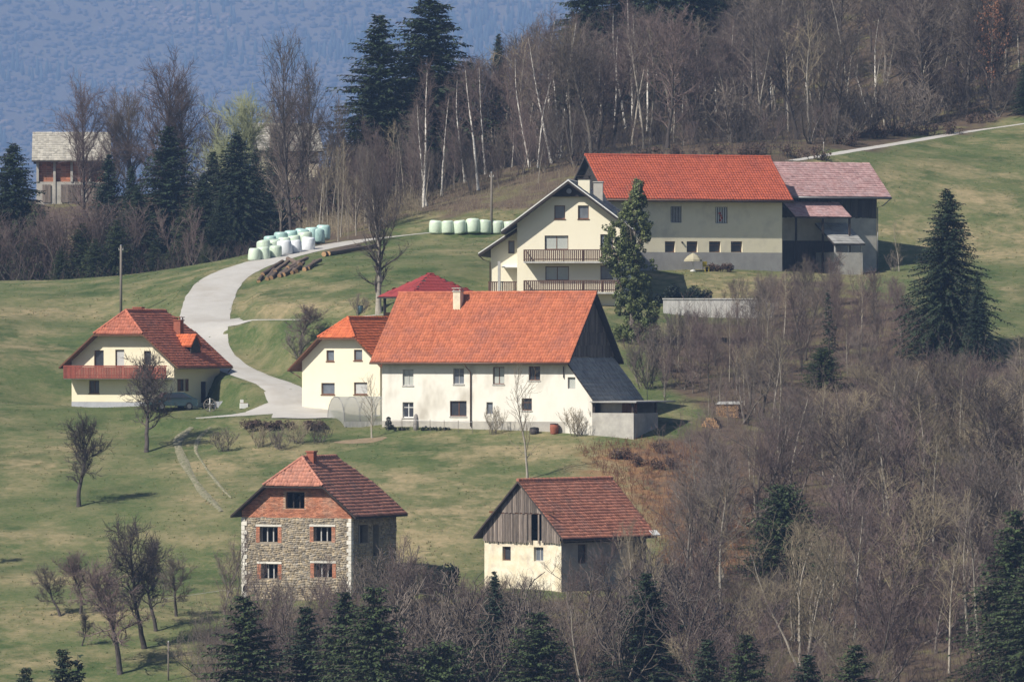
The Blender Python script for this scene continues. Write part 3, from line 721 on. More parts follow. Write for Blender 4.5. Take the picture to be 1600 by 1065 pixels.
# ------------------------------------------------------------------ left house with balcony, chimneys and dormer
B = Bld('balcony_house', 112, 633, 524, -24, 'cream chalet with red balcony, half-hipped roof and brick chimney by the lane', 'house')
L = B.fx(272); D = 8.3; he = B.fz(95, 573, -.9)
rf = hip_roof(L, D, he, 40, .75, .85, he + 2.68, 54)
fr = plane_front()
bz = B.fz(112, 589)                       # balcony floor
H = [B.rect(147, 547, 162, 573), B.rect(180, 546, 194, 573), B.rect(139, 594, 155, 614)]
H2 = [B.rect(225, 548, 236, 570), B.rect(222, 597, 236, 614)]
wall(B.root, fr, [[(a, max(b, .3)) for a, b in gable_poly(L, .3, rf)]], H + H2, 'yellow_plaster')
wall(B.root, plane_front(-.02), [[(0, -1.5), (L, -1.5), (L, .295), (0, .295)]], [], 'plinth_grey', 'plinth')
for k, r in enumerate(H + H2): window(B.root, fr, r, 'frame_brown', ('glass_dark', 'pale_blind', 'glass_dark', 'glass_dark', 'glass_dark')[k], 2 if k == 2 else 1, 1, sill='frame_brown' if k == 2 else None)
wt = rf['hr'] - L / 2 * rf['tp'] - .16
SH = [B.srect(282, 592, 289, 611, L)]; DR = [B.srect(314, 596, 323, 629, L)]
wall(B.root, plane_right(L), [[(0, -1.5), (D, -1.5), (D, wt), (0, wt)]], SH + DR, 'yellow_plaster')
window(B.root, plane_right(L), SH[0], 'frame_brown', 'glass_dark', 1, 1)
for s_, nm in ((SH[0][0] - .55, 'shutter'), (SH[0][2] + .05, 'shutter')):
    mb = MB(); bar(mb, plane_right(L), s_, SH[0][1], s_ + .5, SH[0][3], -.005, -.05); mb.build(nm, 'brown_wood', B.root)
mb = MB(); r = DR[0]; bar(mb, plane_right(L), r[0], r[1], r[2], r[3], .16, .1); d_ = mb.build('door', 'dark_wood', B.root)
mb = MB(); bar(mb, plane_right(L), r[0] + .08, r[1] + 1.0, r[0] + .13, r[1] + 1.16, .1, .05); mb.build('handle', 'galvanised', d_)
wall(B.root, plane_left(), [[(0, -1.5), (D, -1.5), (D, wt), (0, wt)]], [], 'yellow_plaster')
hip_house_roof(B, rf, 'brown_wood', 'tile_house', left=False)
E = rf['E']
pipe(B.root, [(L + .75, -.85, he - .08), (L + .75, D + .85, he - .08)], .07, 'copper_pipe', 'gutter')
pipe(B.root, [(L + .72, D + .7, he - .15), (L + .3, D + .3, he - .75), (L + .05, D + .06, he - .85), (L + .05, D + .06, 0)], .045, 'copper_pipe', 'downpipe')
# balcony across the gable
mb = MB(); mb.box(-.1, L - .1, -1.15, -.002, bz - .16, bz); bal = mb.build('balcony_floor', 'white_plaster', B.root)
mb = MB(); mb.box(-.15, L - .05, -1.2, -1.1, bz + .88, bz + .97); mb.box(-.15, L - .05, -1.17, -1.13, bz + .12, bz + .2)
mb.box(-.15, -.07, -1.1, -.01, bz + .88, bz + .97); mb.build('handrail', 'balcony_red', B.root)
x = -.12
while x < L - .1:
    w_ = .15; mb = MB(); mb.box(x, x + w_ - .02, -1.225, -1.2, bz - .1, bz + .86); mb.build('board', 'balcony_red', B.root); x += w_
for k in range(6):
    y_ = -1.05 + k * .18; mb = MB(); mb.box(-.16, -.135, y_, y_ + .15, bz - .1, bz + .86); mb.build('board', 'balcony_red', B.root)
# chimneys and dormer on the right slope
tp = rf['tp']; cx = rf['cx']; hr = rf['hr']
def roofz(dx): return hr - dx * tp
yc = 5.6; dxx = B.fx(279, yc) - cx; chimney(B.root, cx + dxx, yc, roofz(dxx) - .8, B.fz(279, 501, yc), .62, .62, 'chimney_brick', 'chimney_brick', True)
yc = 4.0; chimney(B.root, cx - .6, yc, hr - 1.0, hr + .25, .75, .6, 'chimney_brick', 'chimney_brick', False)
dz = roofz(2.9); yd = 4.9; hwd = .85; dfx = cx + 4.3; zr = dz + .45
mb = MB(); ze = zr - .95
mb.slab([(dfx, yd - hwd - .15, ze), (dfx, yd, zr), (cx + (hr - zr) / tp, yd, zr), (cx + (hr - ze) / tp, yd - hwd - .15, ze)], (0, 0, .07))
mb.slab([(dfx, yd + hwd + .15, ze), (dfx, yd, zr), (cx + (hr - zr) / tp, yd, zr), (cx + (hr - ze) / tp, yd + hwd + .15, ze)], (0, 0, .07))
dm = mb.build('dormer', 'tile_bright', B.root)
tiles(dm, [(dfx, yd - hwd - .15, ze + .07), (dfx, yd, zr + .07), (cx + (hr - zr) / tp, yd, zr + .07), (cx + (hr - ze) / tp, yd - hwd - .15, ze + .07)], (1, 0, 0), 'tile_bright')
mb = MB(); mb.slab([(dfx - .1, yd - hwd, roofz(dfx - .1 - cx) - .05), (dfx - .1, yd + hwd, roofz(dfx - .1 - cx) - .05), (dfx - .1, yd + hwd, ze + .02), (dfx - .1, yd, zr - .05), (dfx - .1, yd - hwd, ze + .02)], (-.1, 0, 0)); mb.build('dormer_front', 'dark_wood', dm)

# ------------------------------------------------------------------ upper white house with two balconies
B = Bld('gabled_house', 808, 475, 548, -7, 'tall white gabled house with two brown slatted balconies beside the ivy tree', 'house')
L = B.fx(972); D = 11.5; he = B.fz(781, 362, -1.0)
rf = hip_roof(L, D, he, 36.8, 1.25, 1.05)
fr = plane_front()
HA = [B.rect(866, 321, 883, 342), B.rect(903, 321, 920, 342)]
HB = [B.rect(851, 368, 888, 390), B.rect(938, 366, 958, 388)]
HC = [B.rect(852, 416, 889, 438), B.rect(938, 415, 958, 437)]
wall(B.root, fr, [gable_poly(L, -1.5, rf)], HA + HB + HC, 'house_cream')
for r in HA: window(B.root, fr, r, 'frame_brown', 'glass_grey', 1, 1, sill='frame_brown')
for r in HB + HC: window(B.root, fr, r, 'frame_brown', 'curtain' if r[2] - r[0] > 1.4 else 'glass_grey', 2 if r[2] - r[0] > 1.4 else 1, 1)
wt = rf['hr'] - L / 2 * rf['tp'] - .16
for pl in (plane_left(), plane_right(L)): wall(B.root, pl, [[(0, -1.5), (D, -1.5), (D, wt), (0, wt)]], [], 'house_cream')
hr_, cx = rf['hr'], rf['cx']
rr = hip_house_roof(B, rf, 'dark_wood', 'house_slate', left=False, thick=.2, roll=.006, tw=.4, th=.3)
mb = MB()                                  # pale verge boards along the gable
for sg in (-1, 1): mb.slab([(cx + sg * rf['E'], -1.09, he + .02), (cx, -1.09, hr_ + .02), (cx, -1.09, hr_ + .13), (cx + sg * rf['E'], -1.09, he + .13)], (0, .08, 0))
mb.build('verge_board', 'white_paint', rr)
mb = MB(); mb.slab([(cx - 1.5, -.35, hr_ - 1.5 * rf['tp'] - .2), (cx + 1.5, -.35, hr_ - 1.5 * rf['tp'] - .2), (cx, -.35, hr_ - .22)], (0, .3, 0)); mb.build('gable_panel', 'dark_wood', B.root)
mb = MB(); mb.tube([(cx, -.5, hr_ - .85), (cx, -.36, hr_ - .85)], .22, 12); mb.build('round_vent', 'galvanised', B.root)
for py in (408, 456):
    zf = B.fz(850, py, -1.3); xl, xr = B.fx(818, -1.3), L + .2
    mb = MB(); mb.box(xl, xr, -1.3, -.002, zf - .16, zf); mb.build('balcony_floor', 'pale_concrete', B.root)
    mb = MB(); mb.box(xl, xr, -1.32, -1.22, zf + .92, zf + 1.0); mb.box(xl, xr, -1.3, -1.25, zf + .12, zf + .2)
    for yy in (xl, xr - .1): mb.box(yy, yy + .08, -1.22, -.01, zf + .92, zf + 1.0)
    for k in range(6): xx = xl + (xr - xl - .1) * k / 5; mb.box(xx, xx + .1, -1.3, -1.2, zf, zf + .92)
    rl = mb.build('balcony_rail', 'balcony_brown', B.root)
    mb = MB(); xx = xl + .05
    while xx < xr - .12: mb.box(xx, xx + .115, -1.345, -1.322, zf + .02, zf + .93); xx += .165
    for k in range(7): mb.box(xl - .02, xl, -1.2 + k * .17, -1.09 + k * .17, zf + .02, zf + .93)
    tag(mb.build('slats', 'balcony_brown', rl), kind='stuff')
chimney(B.root, B.fx(913, 3.5), 3.5, hr_ - 1.2, hr_ + .25, 1.0, .7, 'house_cream', 'dark_wood')
chimney(B.root, B.fx(935, 6.5), 6.5, hr_ - 2.0, hr_ + .05, .8, .6, 'grey_plaster', 'concrete', False)
# lower wing on the left
wy = 1.6; wx = B.fx(767, wy); zt_ = B.fz(806, 356, wy); zb_ = B.fz(748, 397, wy - .6)
xe = B.fx(748, wy - .6)
HW = [B.rect(794, 376, 804, 396, wy)]
sl = (zt_ - zb_) / (0 - xe)
wall(B.root, plane_front(wy), [[(wx, -1.5), (0, -1.5), (0, zt_ - .22), (wx, zb_ + (wx - xe) * sl - .22)]], HW, 'house_cream', 'wing_wall')
window(B.root, plane_front(wy), HW[0], 'frame_brown', 'glass_grey', 1, 1)
wall(B.root, (Vector((wx, wy, 0)), Vector((0, 1, 0)), Vector((-1, 0, 0))), [[(0, -1.5), (8, -1.5), (8, zb_ + (wx - xe) * sl - .22), (0, zb_ + (wx - xe) * sl - .22)]], [], 'house_cream', 'wing_wall')
wp = [(xe, wy - .9, zb_), (-.01, wy - .9, zt_), (-.01, wy + 8.4, zt_), (xe, wy + 8.4, zb_)]
mb = MB(); mb.slab(wp, (0, 0, -.2)); wr = mb.build('wing_roof', 'dark_wood', B.root)
mb = MB(); mb.slab([(xe, wy - .93, zb_ + .01), (-.02, wy - .93, zt_ + .01), (-.02, wy - .93, zt_ + .11), (xe, wy - .93, zb_ + .11)], (0, .06, 0)); mb.build('verge_board', 'white_paint', wr)
tiles(wr, wp, (0, 1, 0), 'house_slate', .4, .3, .006)
pipe(B.root, [(xe + .05, wy - .85, zb_ - .12), (xe + .35, wy - .4, zb_ - .45), (wx - .06, wy - .07, zb_ - .7), (wx - .06, wy - .07, 0)], .05, 'copper_pipe', 'downpipe')
mb = MB(); x_ = B.fx(784, wy - .9); zz = B.fz(790, 418, wy - .9); mb.slab([(x_, wy - 1.0, zz), (-.05, wy - 1.0, zz), (-.05, wy - .002, zz + .12), (x_, wy - .002, zz + .12)], (0, 0, .08)); mb.build('canopy', 'white_paint', B.root)
zf = B.fz(780, 456, wy - 1.1)
mb = MB(); mb.box(wx - .1, -.05, wy - 1.1, wy - .002, zf - .14, zf); mb.build('wing_balcony_floor', 'pale_concrete', B.root)
mb = MB(); mb.box(wx - .1, -.05, wy - 1.12, wy - 1.03, zf + .8, zf + .9); rl = mb.build('wing_balcony_rail', 'balcony_brown', B.root)
mb = MB(); xx = wx - .08
while xx < -.15: mb.box(xx, xx + .11, wy - 1.145, wy - 1.122, zf, zf + .82); xx += .165
tag(mb.build('slats', 'balcony_brown', rl), kind='stuff')
xx = B.fx(780, wy - 1.3); mb = MB(); mb.box(xx - .11, xx + .11, wy - 1.4, wy - 1.18, -1.2, B.fz(780, 408, wy - 1.3)); mb.build('post', 'frame_grey', B.root)

# ------------------------------------------------------------------ the long barn with the red roof
B = Bld('long_barn', 1222, 424, 568.5, 21, 'long cream barn with a bright red roof and small stable windows', 'barn')
L = 16.6; D = 8.6; oe = .85       # origin is the front right corner: x runs from -L to 0
he = B.fz(1235, 313, -oe); rise = 3.95; hr = he + rise; half = D / 2 + oe; tp = rise / half
fr = plane_front()
wt = he + oe * tp - .2
H = [B.rect(1048, 322, 1065, 348), B.rect(1118, 323, 1137, 349)]
HL = [B.rect(a, 377, b, 394) for a, b in ((1039, 1055), (1073, 1090), (1108, 1126), (1142, 1160))]
pz = B.fz(1150, 394) - .03
wall(B.root, fr, [[(-L, pz), (0, pz), (0, wt), (-L, wt)]], H + HL, 'barn_plaster')
wall(B.root, plane_front(-.02), [[(-L, -1.5), (0, -1.5), (0, pz - .004), (-L, pz - .004)]], [], 'barn_plinth', 'plinth')
for k, r in enumerate(H):
    w_ = window(B.root, fr, r, 'frame_grey', 'glass_dark', 1, 1, rec=.2)
    mb = MB()
    for j in range(6):
        x_ = r[0] + .08 + (r[2] - r[0] - .16) * (j + .5) / 6; bar(mb, fr, x_ - .035, r[1] + .05, x_ + .035, r[3] - .05, .17, .13)
    mb.build('lattice', 'frame_grey' if k == 0 else 'white_paint', w_)
    if k == 1:
        mb = MB()
        for j in range(4):
            x_ = r[0] + .2 + rnd.random() * .5; z_ = r[1] + .2 + j * .2; bar(mb, fr, x_ - .09, z_, x_ + .09, z_ + .18, .12, .08)
        mb.build('geraniums', 'tile_red', w_)
for r in HL: window(B.root, fr, r, 'frame_brown', 'glass_dark', 1, 2, rec=.2, fw=.06)
wall(B.root, plane_right(0), [[(0, -1.5), (D, -1.5), (D, wt), (D / 2, hr - .2), (0, wt)]], [], 'barn_plaster')
wall(B.root, plane_left(-L), [[(0, -1.5), (D, -1.5), (D, wt), (D / 2, hr - .2), (0, wt)]], [], 'board_dark')
wall(B.root, plane_back(D), [[(-L, -1.5), (0, -1.5), (0, wt), (-L, wt)]], [], 'barn_plaster')
xr = B.fx(1240, -oe); xl = xr - 17.9
fpl = [(xl, -oe, he), (xr, -oe, he), (xr, D / 2, hr), (xl, D / 2, hr)]; bpl = [(xl, D / 2, hr), (xr, D / 2, hr), (xr, D + oe, he), (xl, D + oe, he)]
rr = roof_part(B.root, [(fpl, (1, 0, 0), True), (bpl, (1, 0, 0), False)], 'fascia_dark', 'tile_red', .22, tw=.26, th=.36, roll=.05)
caps(rr, (xl, D / 2, hr + .04), (xr, D / 2, hr + .04), 'tile_red', .13)
pipe(B.root, [(xl, -oe - .09, he - .1), (xr, -oe - .09, he - .1)], .08, 'copper_pipe', 'gutter')
for px in (1048.5 + 17, 1135 + 10):
    x_ = B.fx(px); z_ = B.fz(px, 379); mb = MB(); mb.tube([(x_, -.14, z_), (x_, -.001, z_ + .05)], .08, 8); mb.build('wall_lamp', 'fascia_dark', B.root)

# ------------------------------------------------------------------ shed with the faded pink roof
B = Bld('pink_roofed_shed', 1370, 427, 577, 21, 'grey shed with faded pink roof and lean-to roofs, right of the long barn', 'shed')
L = 10.5; D = 8.0; oe = .9
he = B.fz(1390, 308, -oe); rise = 3.2; hr = he + rise; half = D / 2 + oe; tp = rise / half; wt = he + oe * tp - .18
fr = plane_front()
mid = B.fz(1350, 340)
OP = [(-9.6, -1.2, -3.9, 2.9)]
wall(B.root, fr, [[(-L, -1.5), (0, -1.5), (0, mid), (-L, mid)]], OP, 'grey_plaster')
mb = MB(); bar(mb, fr, OP[0][0], OP[0][1], OP[0][2], OP[0][3], .26, .2); mb.build('door', 'board_dark', B.root)  # dark door, widened to paint in the deep shade under the lean-to
wall(B.root, plane_front(.05), [[(-L, mid), (0, mid), (0, wt), (-L, wt)]], [], 'board_dark', 'upper_wall')
boards(B.root, fr, [(-L, mid + .01), (-.01, mid + .01), (-.01, wt), (-L, wt)], 'board_dark', .24, d=.02)
wall(B.root, plane_right(0), [[(0, -1.5), (D, -1.5), (D, wt), (D / 2, hr - .2), (0, wt)]], [], 'grey_plaster')
wall(B.root, plane_back(D), [[(-L, -1.5), (0, -1.5), (0, wt), (-L, wt)]], [], 'grey_plaster')
xr = B.fx(1393, -oe); xl = xr - 11.9
fpl = [(xl, -oe, he), (xr, -oe, he), (xr, D / 2, hr), (xl, D / 2, hr)]; bpl = [(xl, D / 2, hr), (xr, D / 2, hr), (xr, D + oe, he), (xl, D + oe, he)]
roof_part(B.root, [(fpl, (1, 0, 0), True), (bpl, (1, 0, 0), False)], 'fascia_dark', 'pink_fibre', .2, tw=.36, th=.36, roll=.008)
pipe(B.root, [(xl + 2, -oe - .08, he - .1), (xr, -oe - .08, he - .1)], .07, 'galvanised', 'gutter')
pipe(B.root, [(xr - .15, -oe - .05, he - .2), (xr - .6, -.4, he - .75), (.06, -.06, he - .9), (.06, -.06, 0)], .05, 'galvanised', 'downpipe')
za, zb = B.fz(1300, 316), B.fz(1328, 339, -2.9); xq = B.fx(1310)
lp = [(-9.3, -2.9, zb), (xq, -2.9, zb), (xq, -.01, za), (-9.3, -.01, za)]
roof_part(B.root, [(lp, (1, 0, 0), True)], 'fascia_dark', 'pink_fibre', .14, tw=.36, th=.36, roll=.008, name='lean_to_roof')
for k in range(3):
    x_ = -9.1 + k * (xq + 9.0) / 2; mb = MB(); mb.box(x_ - .08, x_ + .08, -2.75, -2.59, -1.2, zb - .1); mb.build('post', 'dark_wood', B.root)
za, zb = B.fz(1320, 349), B.fz(1352, 381, -4.2); x1_ = B.fx(1352, -4.2); x0_ = B.fx(1303, -4.2)
lp = [(x0_, -4.2, zb), (x1_, -4.2, zb), (x1_, -.02, za), (x0_, -.02, za)]
roof_part(B.root, [(lp, (1, 0, 0), True)], 'fascia_dark', 'grey_fibre', .14, tw=.5, th=.5, roll=.006, name='porch_roof').name
zc = B.fz(1320, 394, -4.0)
mb = MB(); mb.box(x0_ + .1, x1_ - .15, -4.0, -3.8, -1.2, zc); mb.box(x1_ - .33, x1_ - .13, -3.8, -.01, -1.2, zc + .01); mb.box(x0_ + .08, x0_ + .28, -3.8, -.01, -1.2, zc + .01); mb.build('block_wall', 'concrete', B.root)
for x_ in (x0_ + .25, (x0_ + x1_) / 2, x1_ - .27):
    mb = MB(); mb.box(x_ - .07, x_ + .07, -3.97, -3.83, zc, zb - .1); mb.build('post', 'frame_grey', B.root)

# ------------------------------------------------------------------ unplastered stone and brick house
B = Bld('stone_house', 378, 934, 456, -24, 'unplastered stone and brick house with empty windows and brown half-hipped roof', 'house')
L = B.fx(549); D = 7.5; he = B.fz(363, 805, -.6)
rf = hip_roof(L, D, he, 39.8, .62, .62, he + 2.15, 52)
fr = plane_front()
HM = [B.rect(406, 822, 434, 846), B.rect(490, 822, 518, 845)]; HLo = [B.rect(408, 880, 434, 903), B.rect(491, 879, 519, 901)]; HA = [B.rect(446, 768, 476, 794)]
bzv = B.fz(420, 808)
full = gable_poly(L, -1.2, rf)
low = clip_rect(full, 0, -1.2, L, bzv); up = clip_rect(full, 0, bzv, L, 99)
wall(B.root, fr, [low], HM + HLo, 'mortar', 'stone_wall', .45); wall(B.root, fr, [up], HA, 'brick_mortar', 'brick_gable', .3)
jamb = [(r[0] - .32, r[1] - .08, r[2] + .32, r[3] + .16) for r in HM + HLo]
stones(B.root, fr, [(.42, -1.2, L - .34, bzv)], jamb, 'stone')
# brick infill round the openings and the brick gable
def brick_field(poly, holes, name):
    mbk = MB(); zmin = min(p[1] for p in poly); zmax = max(p[1] for p in poly); z = zmin; row = 0
    while z < zmax - .03:
        x_ = min(p[0] for p in poly) - (.13 if row % 2 else 0); xm = max(p[0] for p in poly)
        while x_ < xm:
            c = clip_rect(poly, x_ + .006, z + .006, x_ + .254, z + .084)
            mx, mz = x_ + .13, z + .045
            if len(c) >= 3 and not any(h[0] - .1 < mx < h[2] + .1 and h[1] - .03 < mz < h[3] + .03 for h in holes):
                pr = .012 + rnd.uniform(0, .012); a = [Vector((q[0], -pr, q[1])) for q in c]; n = len(a)
                b = [Vector((q[0], 0, q[1])) for q in c]
                mbk.add(a + b, [tuple(range(n))] + [(i, i + n, (i + 1) % n + n, (i + 1) % n) for i in range(n)])
            x_ += .26
        z += .09; row += 1
    return tag(mbk.build(name, 'brick', B.root), kind='stuff')
brick_field(up, HA, 'bricks')
for r in HM + HLo:
    for a, b in ((r[0] - .3, r[0] - .01), (r[2] + .01, r[2] + .3)): brick_field([(a, r[1] - .06), (b, r[1] - .06), (b, r[3]), (a, r[3])], [], 'bricks')
    mb = MB(); bar(mb, fr, r[0] - .32, r[3] + .005, r[2] + .32, r[3] + .15, .1, -.05); mb.build('lintel', 'quoin', B.root)
for k, r in enumerate(HM + HLo + HA):
    mb = MB(); bar(mb, fr, r[0] + .01, r[1] + .01, r[0] + .07, r[3] - .01, .34, .27); bar(mb, fr, r[2] - .07, r[1] + .01, r[2] - .01, r[3] - .01, .34, .27); bar(mb, fr, r[0] + .07, r[3] - .07, r[2] - .07, r[3] - .01, .34, .27)
    for j in (1, 2): x_ = r[0] + (r[2] - r[0]) * j / 3; bar(mb, fr, x_ - .045, r[1] + .01, x_ + .045, r[3] - .07, .34, .28)
    mb.build('window', 'frame_grey' if k < 4 else 'dark_wood', B.root)
z = -1.2; k = 0                              # pale corner stones
while z < bzv - .1:
    h = min(rnd.uniform(.24, .34), bzv - z); wl = (.42, .26)[k % 2]
    for nm, a0, a1 in (('left', -.02, wl), ('right', L - (.34, .2)[k % 2], L + .02)):
        mb = MB(); mb.box(a0, a1, -.07, .3, z + .01, z + h - .012); mb.build('quoin', 'quoin', B.root)
    z += h; k += 1
wt = rf['hr'] - L / 2 * rf['tp'] - .16
SW = [B.srect(560, 820, 575, 848, L), B.srect(583, 820, 592, 868, L), B.srect(562, 880, 576, 903, L)]
wall(B.root, plane_right(L), [[(0, -1.2), (D, -1.2), (D, wt), (0, wt)]], SW, 'mortar', 'stone_wall', .45)
stones(B.root, plane_right(L), [(.3, -1.2, D, wt)], [(r[0] - .1, r[1] - .05, r[2] + .1, r[3] + .05) for r in SW], 'stone')
for r in SW:
    mb = MB(); bar(mb, plane_right(L), (r[0] + r[2]) / 2 - .05, r[1], (r[0] + r[2]) / 2 + .05, r[3], .34, .28); mb.build('window', 'frame_grey', B.root)
wall(B.root, plane_left(), [[(0, -1.2), (D, -1.2), (D, wt), (0, wt)]], [], 'mortar', 'stone_wall')
wall(B.root, plane_back(D), [gable_poly(L, -1.2, rf)], [], 'brick_mortar', 'brick_wall')
mb = MB(); mb.box(.3, L - .3, .5, D - .3, bzv - 2.75, bzv - 2.6); mb.box(.3, L - .3, .5, D - .3, bzv - .2, bzv - .05); mb.build('floor', 'dark_wood', B.root)
hip_house_roof(B, rf, 'dark_wood', 'tile_brown', left=False, roll=.03)
yc = 1.9; chimney(B.root, B.fx(487, yc), yc, rf['hr'] - .9, B.fz(487, 706, yc), .55, .55, 'chimney_brick', 'chimney_brick', False)

# ------------------------------------------------------------------ small barn with boarded gable
B = Bld('small_barn', 757, 918, 455, -42, 'old barn with weathered board gable, white plaster base and brown tiled roof', 'barn')
L = B.fx(877); D = 9.1; he = B.fz(744, 838, -.5); hz = B.fz(800, 843)
rf = hip_roof(L, D, he, 43.5, .6, .55)
fr = plane_front()
H = [B.rect(785, 853, 798, 875), B.rect(834, 854, 849, 876)]
wall(B.root, fr, [[(0, -2), (L, -2), (L, hz), (0, hz)]], H, 'old_plaster', t=.4)
window(B.root, fr, H[0], 'frame_brown', 'glass_dark', 1, 1, rec=.2); window(B.root, fr, H[1], 'frame_grey', 'glass_grey', 2, 1, rec=.2)
gp = gable_poly(L, hz - .1, rf)
yg = -.12
zmid = B.fz(812, 800)
lowg = clip_rect(gp, 0, hz - .1, L, zmid); upg = clip_rect(gp, 0, zmid, L, 99)
n_ = int(L / .2)
op = B.rect(831, 797, 845, 836, yg)
def cut(poly, a, b): return clip_rect(poly, a, -9, b, 99)
boards(B.root, plane_front(yg), cut(lowg, 0, op[0] - .38), 'board_grey', .2, d=.0)
boards(B.root, plane_front(yg), cut(lowg, op[0] - .3, op[0]), 'board_grey', .16, d=.0)
boards(B.root, plane_front(yg), cut(lowg, op[2] - .28, op[2] - .1), 'board_grey', .2, d=.02)
boards(B.root, plane_front(yg), cut(lowg, op[2] + .1, L), 'board_grey', .2, d=.0)
boards(B.root, plane_front(yg), upg, 'board_grey', .2, d=-.06)
mb = MB(); mb.box(.6, L - .6, -.17, -.05, zmid - .09, zmid + .05); mb.build('beam', 'brown_wood', B.root)
mb = MB(); mb.box(0, L, .3, D, hz - .14, hz - .04); mb.build('floor', 'dark_wood', B.root)
wt = rf['hr'] - L / 2 * rf['tp'] - .16
SW = [B.srect(903, 850, 918, 880, L)]
yb = B.sy(990, L)
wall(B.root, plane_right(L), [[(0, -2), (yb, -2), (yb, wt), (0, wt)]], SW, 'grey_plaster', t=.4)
window(B.root, plane_right(L), SW[0], 'frame_brown', 'glass_dark', 1, 1, rec=.2)
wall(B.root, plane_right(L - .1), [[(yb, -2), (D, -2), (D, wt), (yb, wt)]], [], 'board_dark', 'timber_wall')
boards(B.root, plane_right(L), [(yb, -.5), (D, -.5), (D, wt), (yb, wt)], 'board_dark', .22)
wall(B.root, plane_left(), [[(0, -2), (D, -2), (D, wt), (0, wt)]], [], 'old_plaster')
wall(B.root, plane_back(D), [gable_poly(L, -2, rf)], [], 'board_dark')
hip_house_roof(B, rf, 'dark_wood', 'tile_barn', left=False, roll=.03, th=.30)
mb = MB(); xx = L + .6; mb.slab([(xx - .35, D + .0, he + .36), (xx + .05, D, he + .03), (xx + .05, D + .85, he + .03), (xx - .35, D + .85, he + .36)], (0, 0, .05)); mb.build('metal_sheet', 'white_paint', B.root)

# ------------------------------------------------------------------ red pyramid-roofed pavilion
B = Bld('garden_pavilion', 672, 503, 527, 24, 'open garden pavilion with a dark red pyramid roof behind the farmhouse', 'pavilion')
hwid = 3.35; ez = B.fz(672, 464); az = B.fz(684, 427) ; g0 = -.6
cs = [(-hwid, -hwid, ez), (hwid, -hwid, ez), (hwid, hwid, ez), (-hwid, hwid, ez)]; ap = (0, 0, az)
mb = MB()
for k in range(4): mb.slab([cs[k], cs[(k + 1) % 4], ap], (0, 0, -.1))
rr = mb.build('roof', 'fascia_dark', B.root)
for k in range(4):
    a, b = Vector(cs[k]), Vector(cs[(k + 1) % 4]); sheets(rr, [tuple(a + Vector((0, 0, .01))), tuple(b + Vector((0, 0, .01))), (0, 0, az + .01)], b - a, 'red_sheet', .3, .5, 'shingles')
for k in range(4):
    x_, y_ = cs[k][0] * .85, cs[k][1] * .85; mb = MB(); mb.box(x_ - .09, x_ + .09, y_ - .09, y_ + .09, g0 - .5, ez + .2); mb.build('post', 'dark_wood', B.root)
mb = MB(); mb.box(-hwid * .85, hwid * .85, hwid * .85 - .1, hwid * .85, g0 - .4, g0 + 1.4); mb.build('rear_panel', 'brown_wood', B.root)

# ------------------------------------------------------------------ far barns on the crest
B = Bld('far_barn', 57, 318, 690, 3, 'far barn with pale shingle roof and orange brick infill among the trees', 'barn')
L = B.fx(166); D = 7.0; he = B.fz(60, 251, -.7); hr = he + 3.2; fr = plane_front(); zm = B.fz(60, 284); oe = .7; tp = 3.2 / (D / 2 + oe); wt = he + oe * tp - .15
wall(B.root, fr, [[(0, -2), (L, -2), (L, zm), (0, zm)]], [], 'grey_plaster'); wall(B.root, plane_front(.3), [[(0, zm), (L, zm), (L, wt), (0, wt)]], [], 'brick_mortar', 'brick_infill')
mb = MB(); z = zm
while z < wt - .2:
    x_ = .05
    while x_ < L - .3: mb.box(x_, x_ + .5, .27, .31, z + .01, z + .22); x_ += .52
    z += .24
tag(mb.build('bricks', 'brick', B.root), kind='stuff')
for x_ in (.12, B.fx(85), B.fx(112), B.fx(140), L - .12):
    mb = MB(); mb.box(x_ - .13, x_ + .13, -.1, .16, zm if x_ != B.fx(85) else -1.5, wt); mb.build('pillar', 'grey_plaster', B.root)
for a, b in ((66, 80), (95, 125), (135, 155)): boards(B.root, plane_front(-.03), [(B.fx(a), .2), (B.fx(b), .2), (B.fx(b), zm - .3), (B.fx(a), zm - .3)], 'board_grey', .3)
for pl in (plane_left(), plane_right(L)): wall(B.root, pl, [[(0, -2), (D, -2), (D, wt), (D / 2, hr - .15), (0, wt)]], [], 'board_dark')
fpl = [(-.5, -oe, he), (L + .5, -oe, he), (L + .5, D / 2, hr), (-.5, D / 2, hr)]; bpl = [(-.5, D / 2, hr), (L + .5, D / 2, hr), (L + .5, D + oe, he), (-.5, D + oe, he)]
roof_part(B.root, [(fpl, (1, 0, 0), True), (bpl, (1, 0, 0), False)], 'dark_wood', 'shingle_grey', .14, tw=.3, th=.4, roll=.01)
B = Bld('far_cottage', 409, 300, 684, -20, 'far cottage with grey roof and dark gable behind the tall bare tree', 'cottage')
D = 6.0; L = 6.2; he = B.fz(415, 236, -.5); hr = he + 3.1; oe = .5; tp = 3.1 / (D / 2 + oe); wt = he + oe * tp - .15
B.root.rotation_euler.z = R(14); 
wall(B.root, plane_front(), [[(0, -2), (L, -2), (L, wt), (0, wt)]], [], 'old_plaster')
wall(B.root, plane_left(), [[(0, -2), (D, -2), (D, wt), (D / 2, hr - .15), (0, wt)]], [], 'board_dark')
wall(B.root, plane_right(L), [[(0, -2), (D, -2), (D, wt), (D / 2, hr - .15), (0, wt)]], [], 'old_plaster')
fpl = [(-.5, -oe, he), (L + .5, -oe, he), (L + .5, D / 2, hr), (-.5, D / 2, hr)]; bpl = [(-.5, D / 2, hr), (L + .5, D / 2, hr), (L + .5, D + oe, he), (-.5, D + oe, he)]
roof_part(B.root, [(fpl, (1, 0, 0), True), (bpl, (1, 0, 0), False)], 'dark_wood', 'shingle_grey', .14, tw=.3, th=.4, roll=.01)
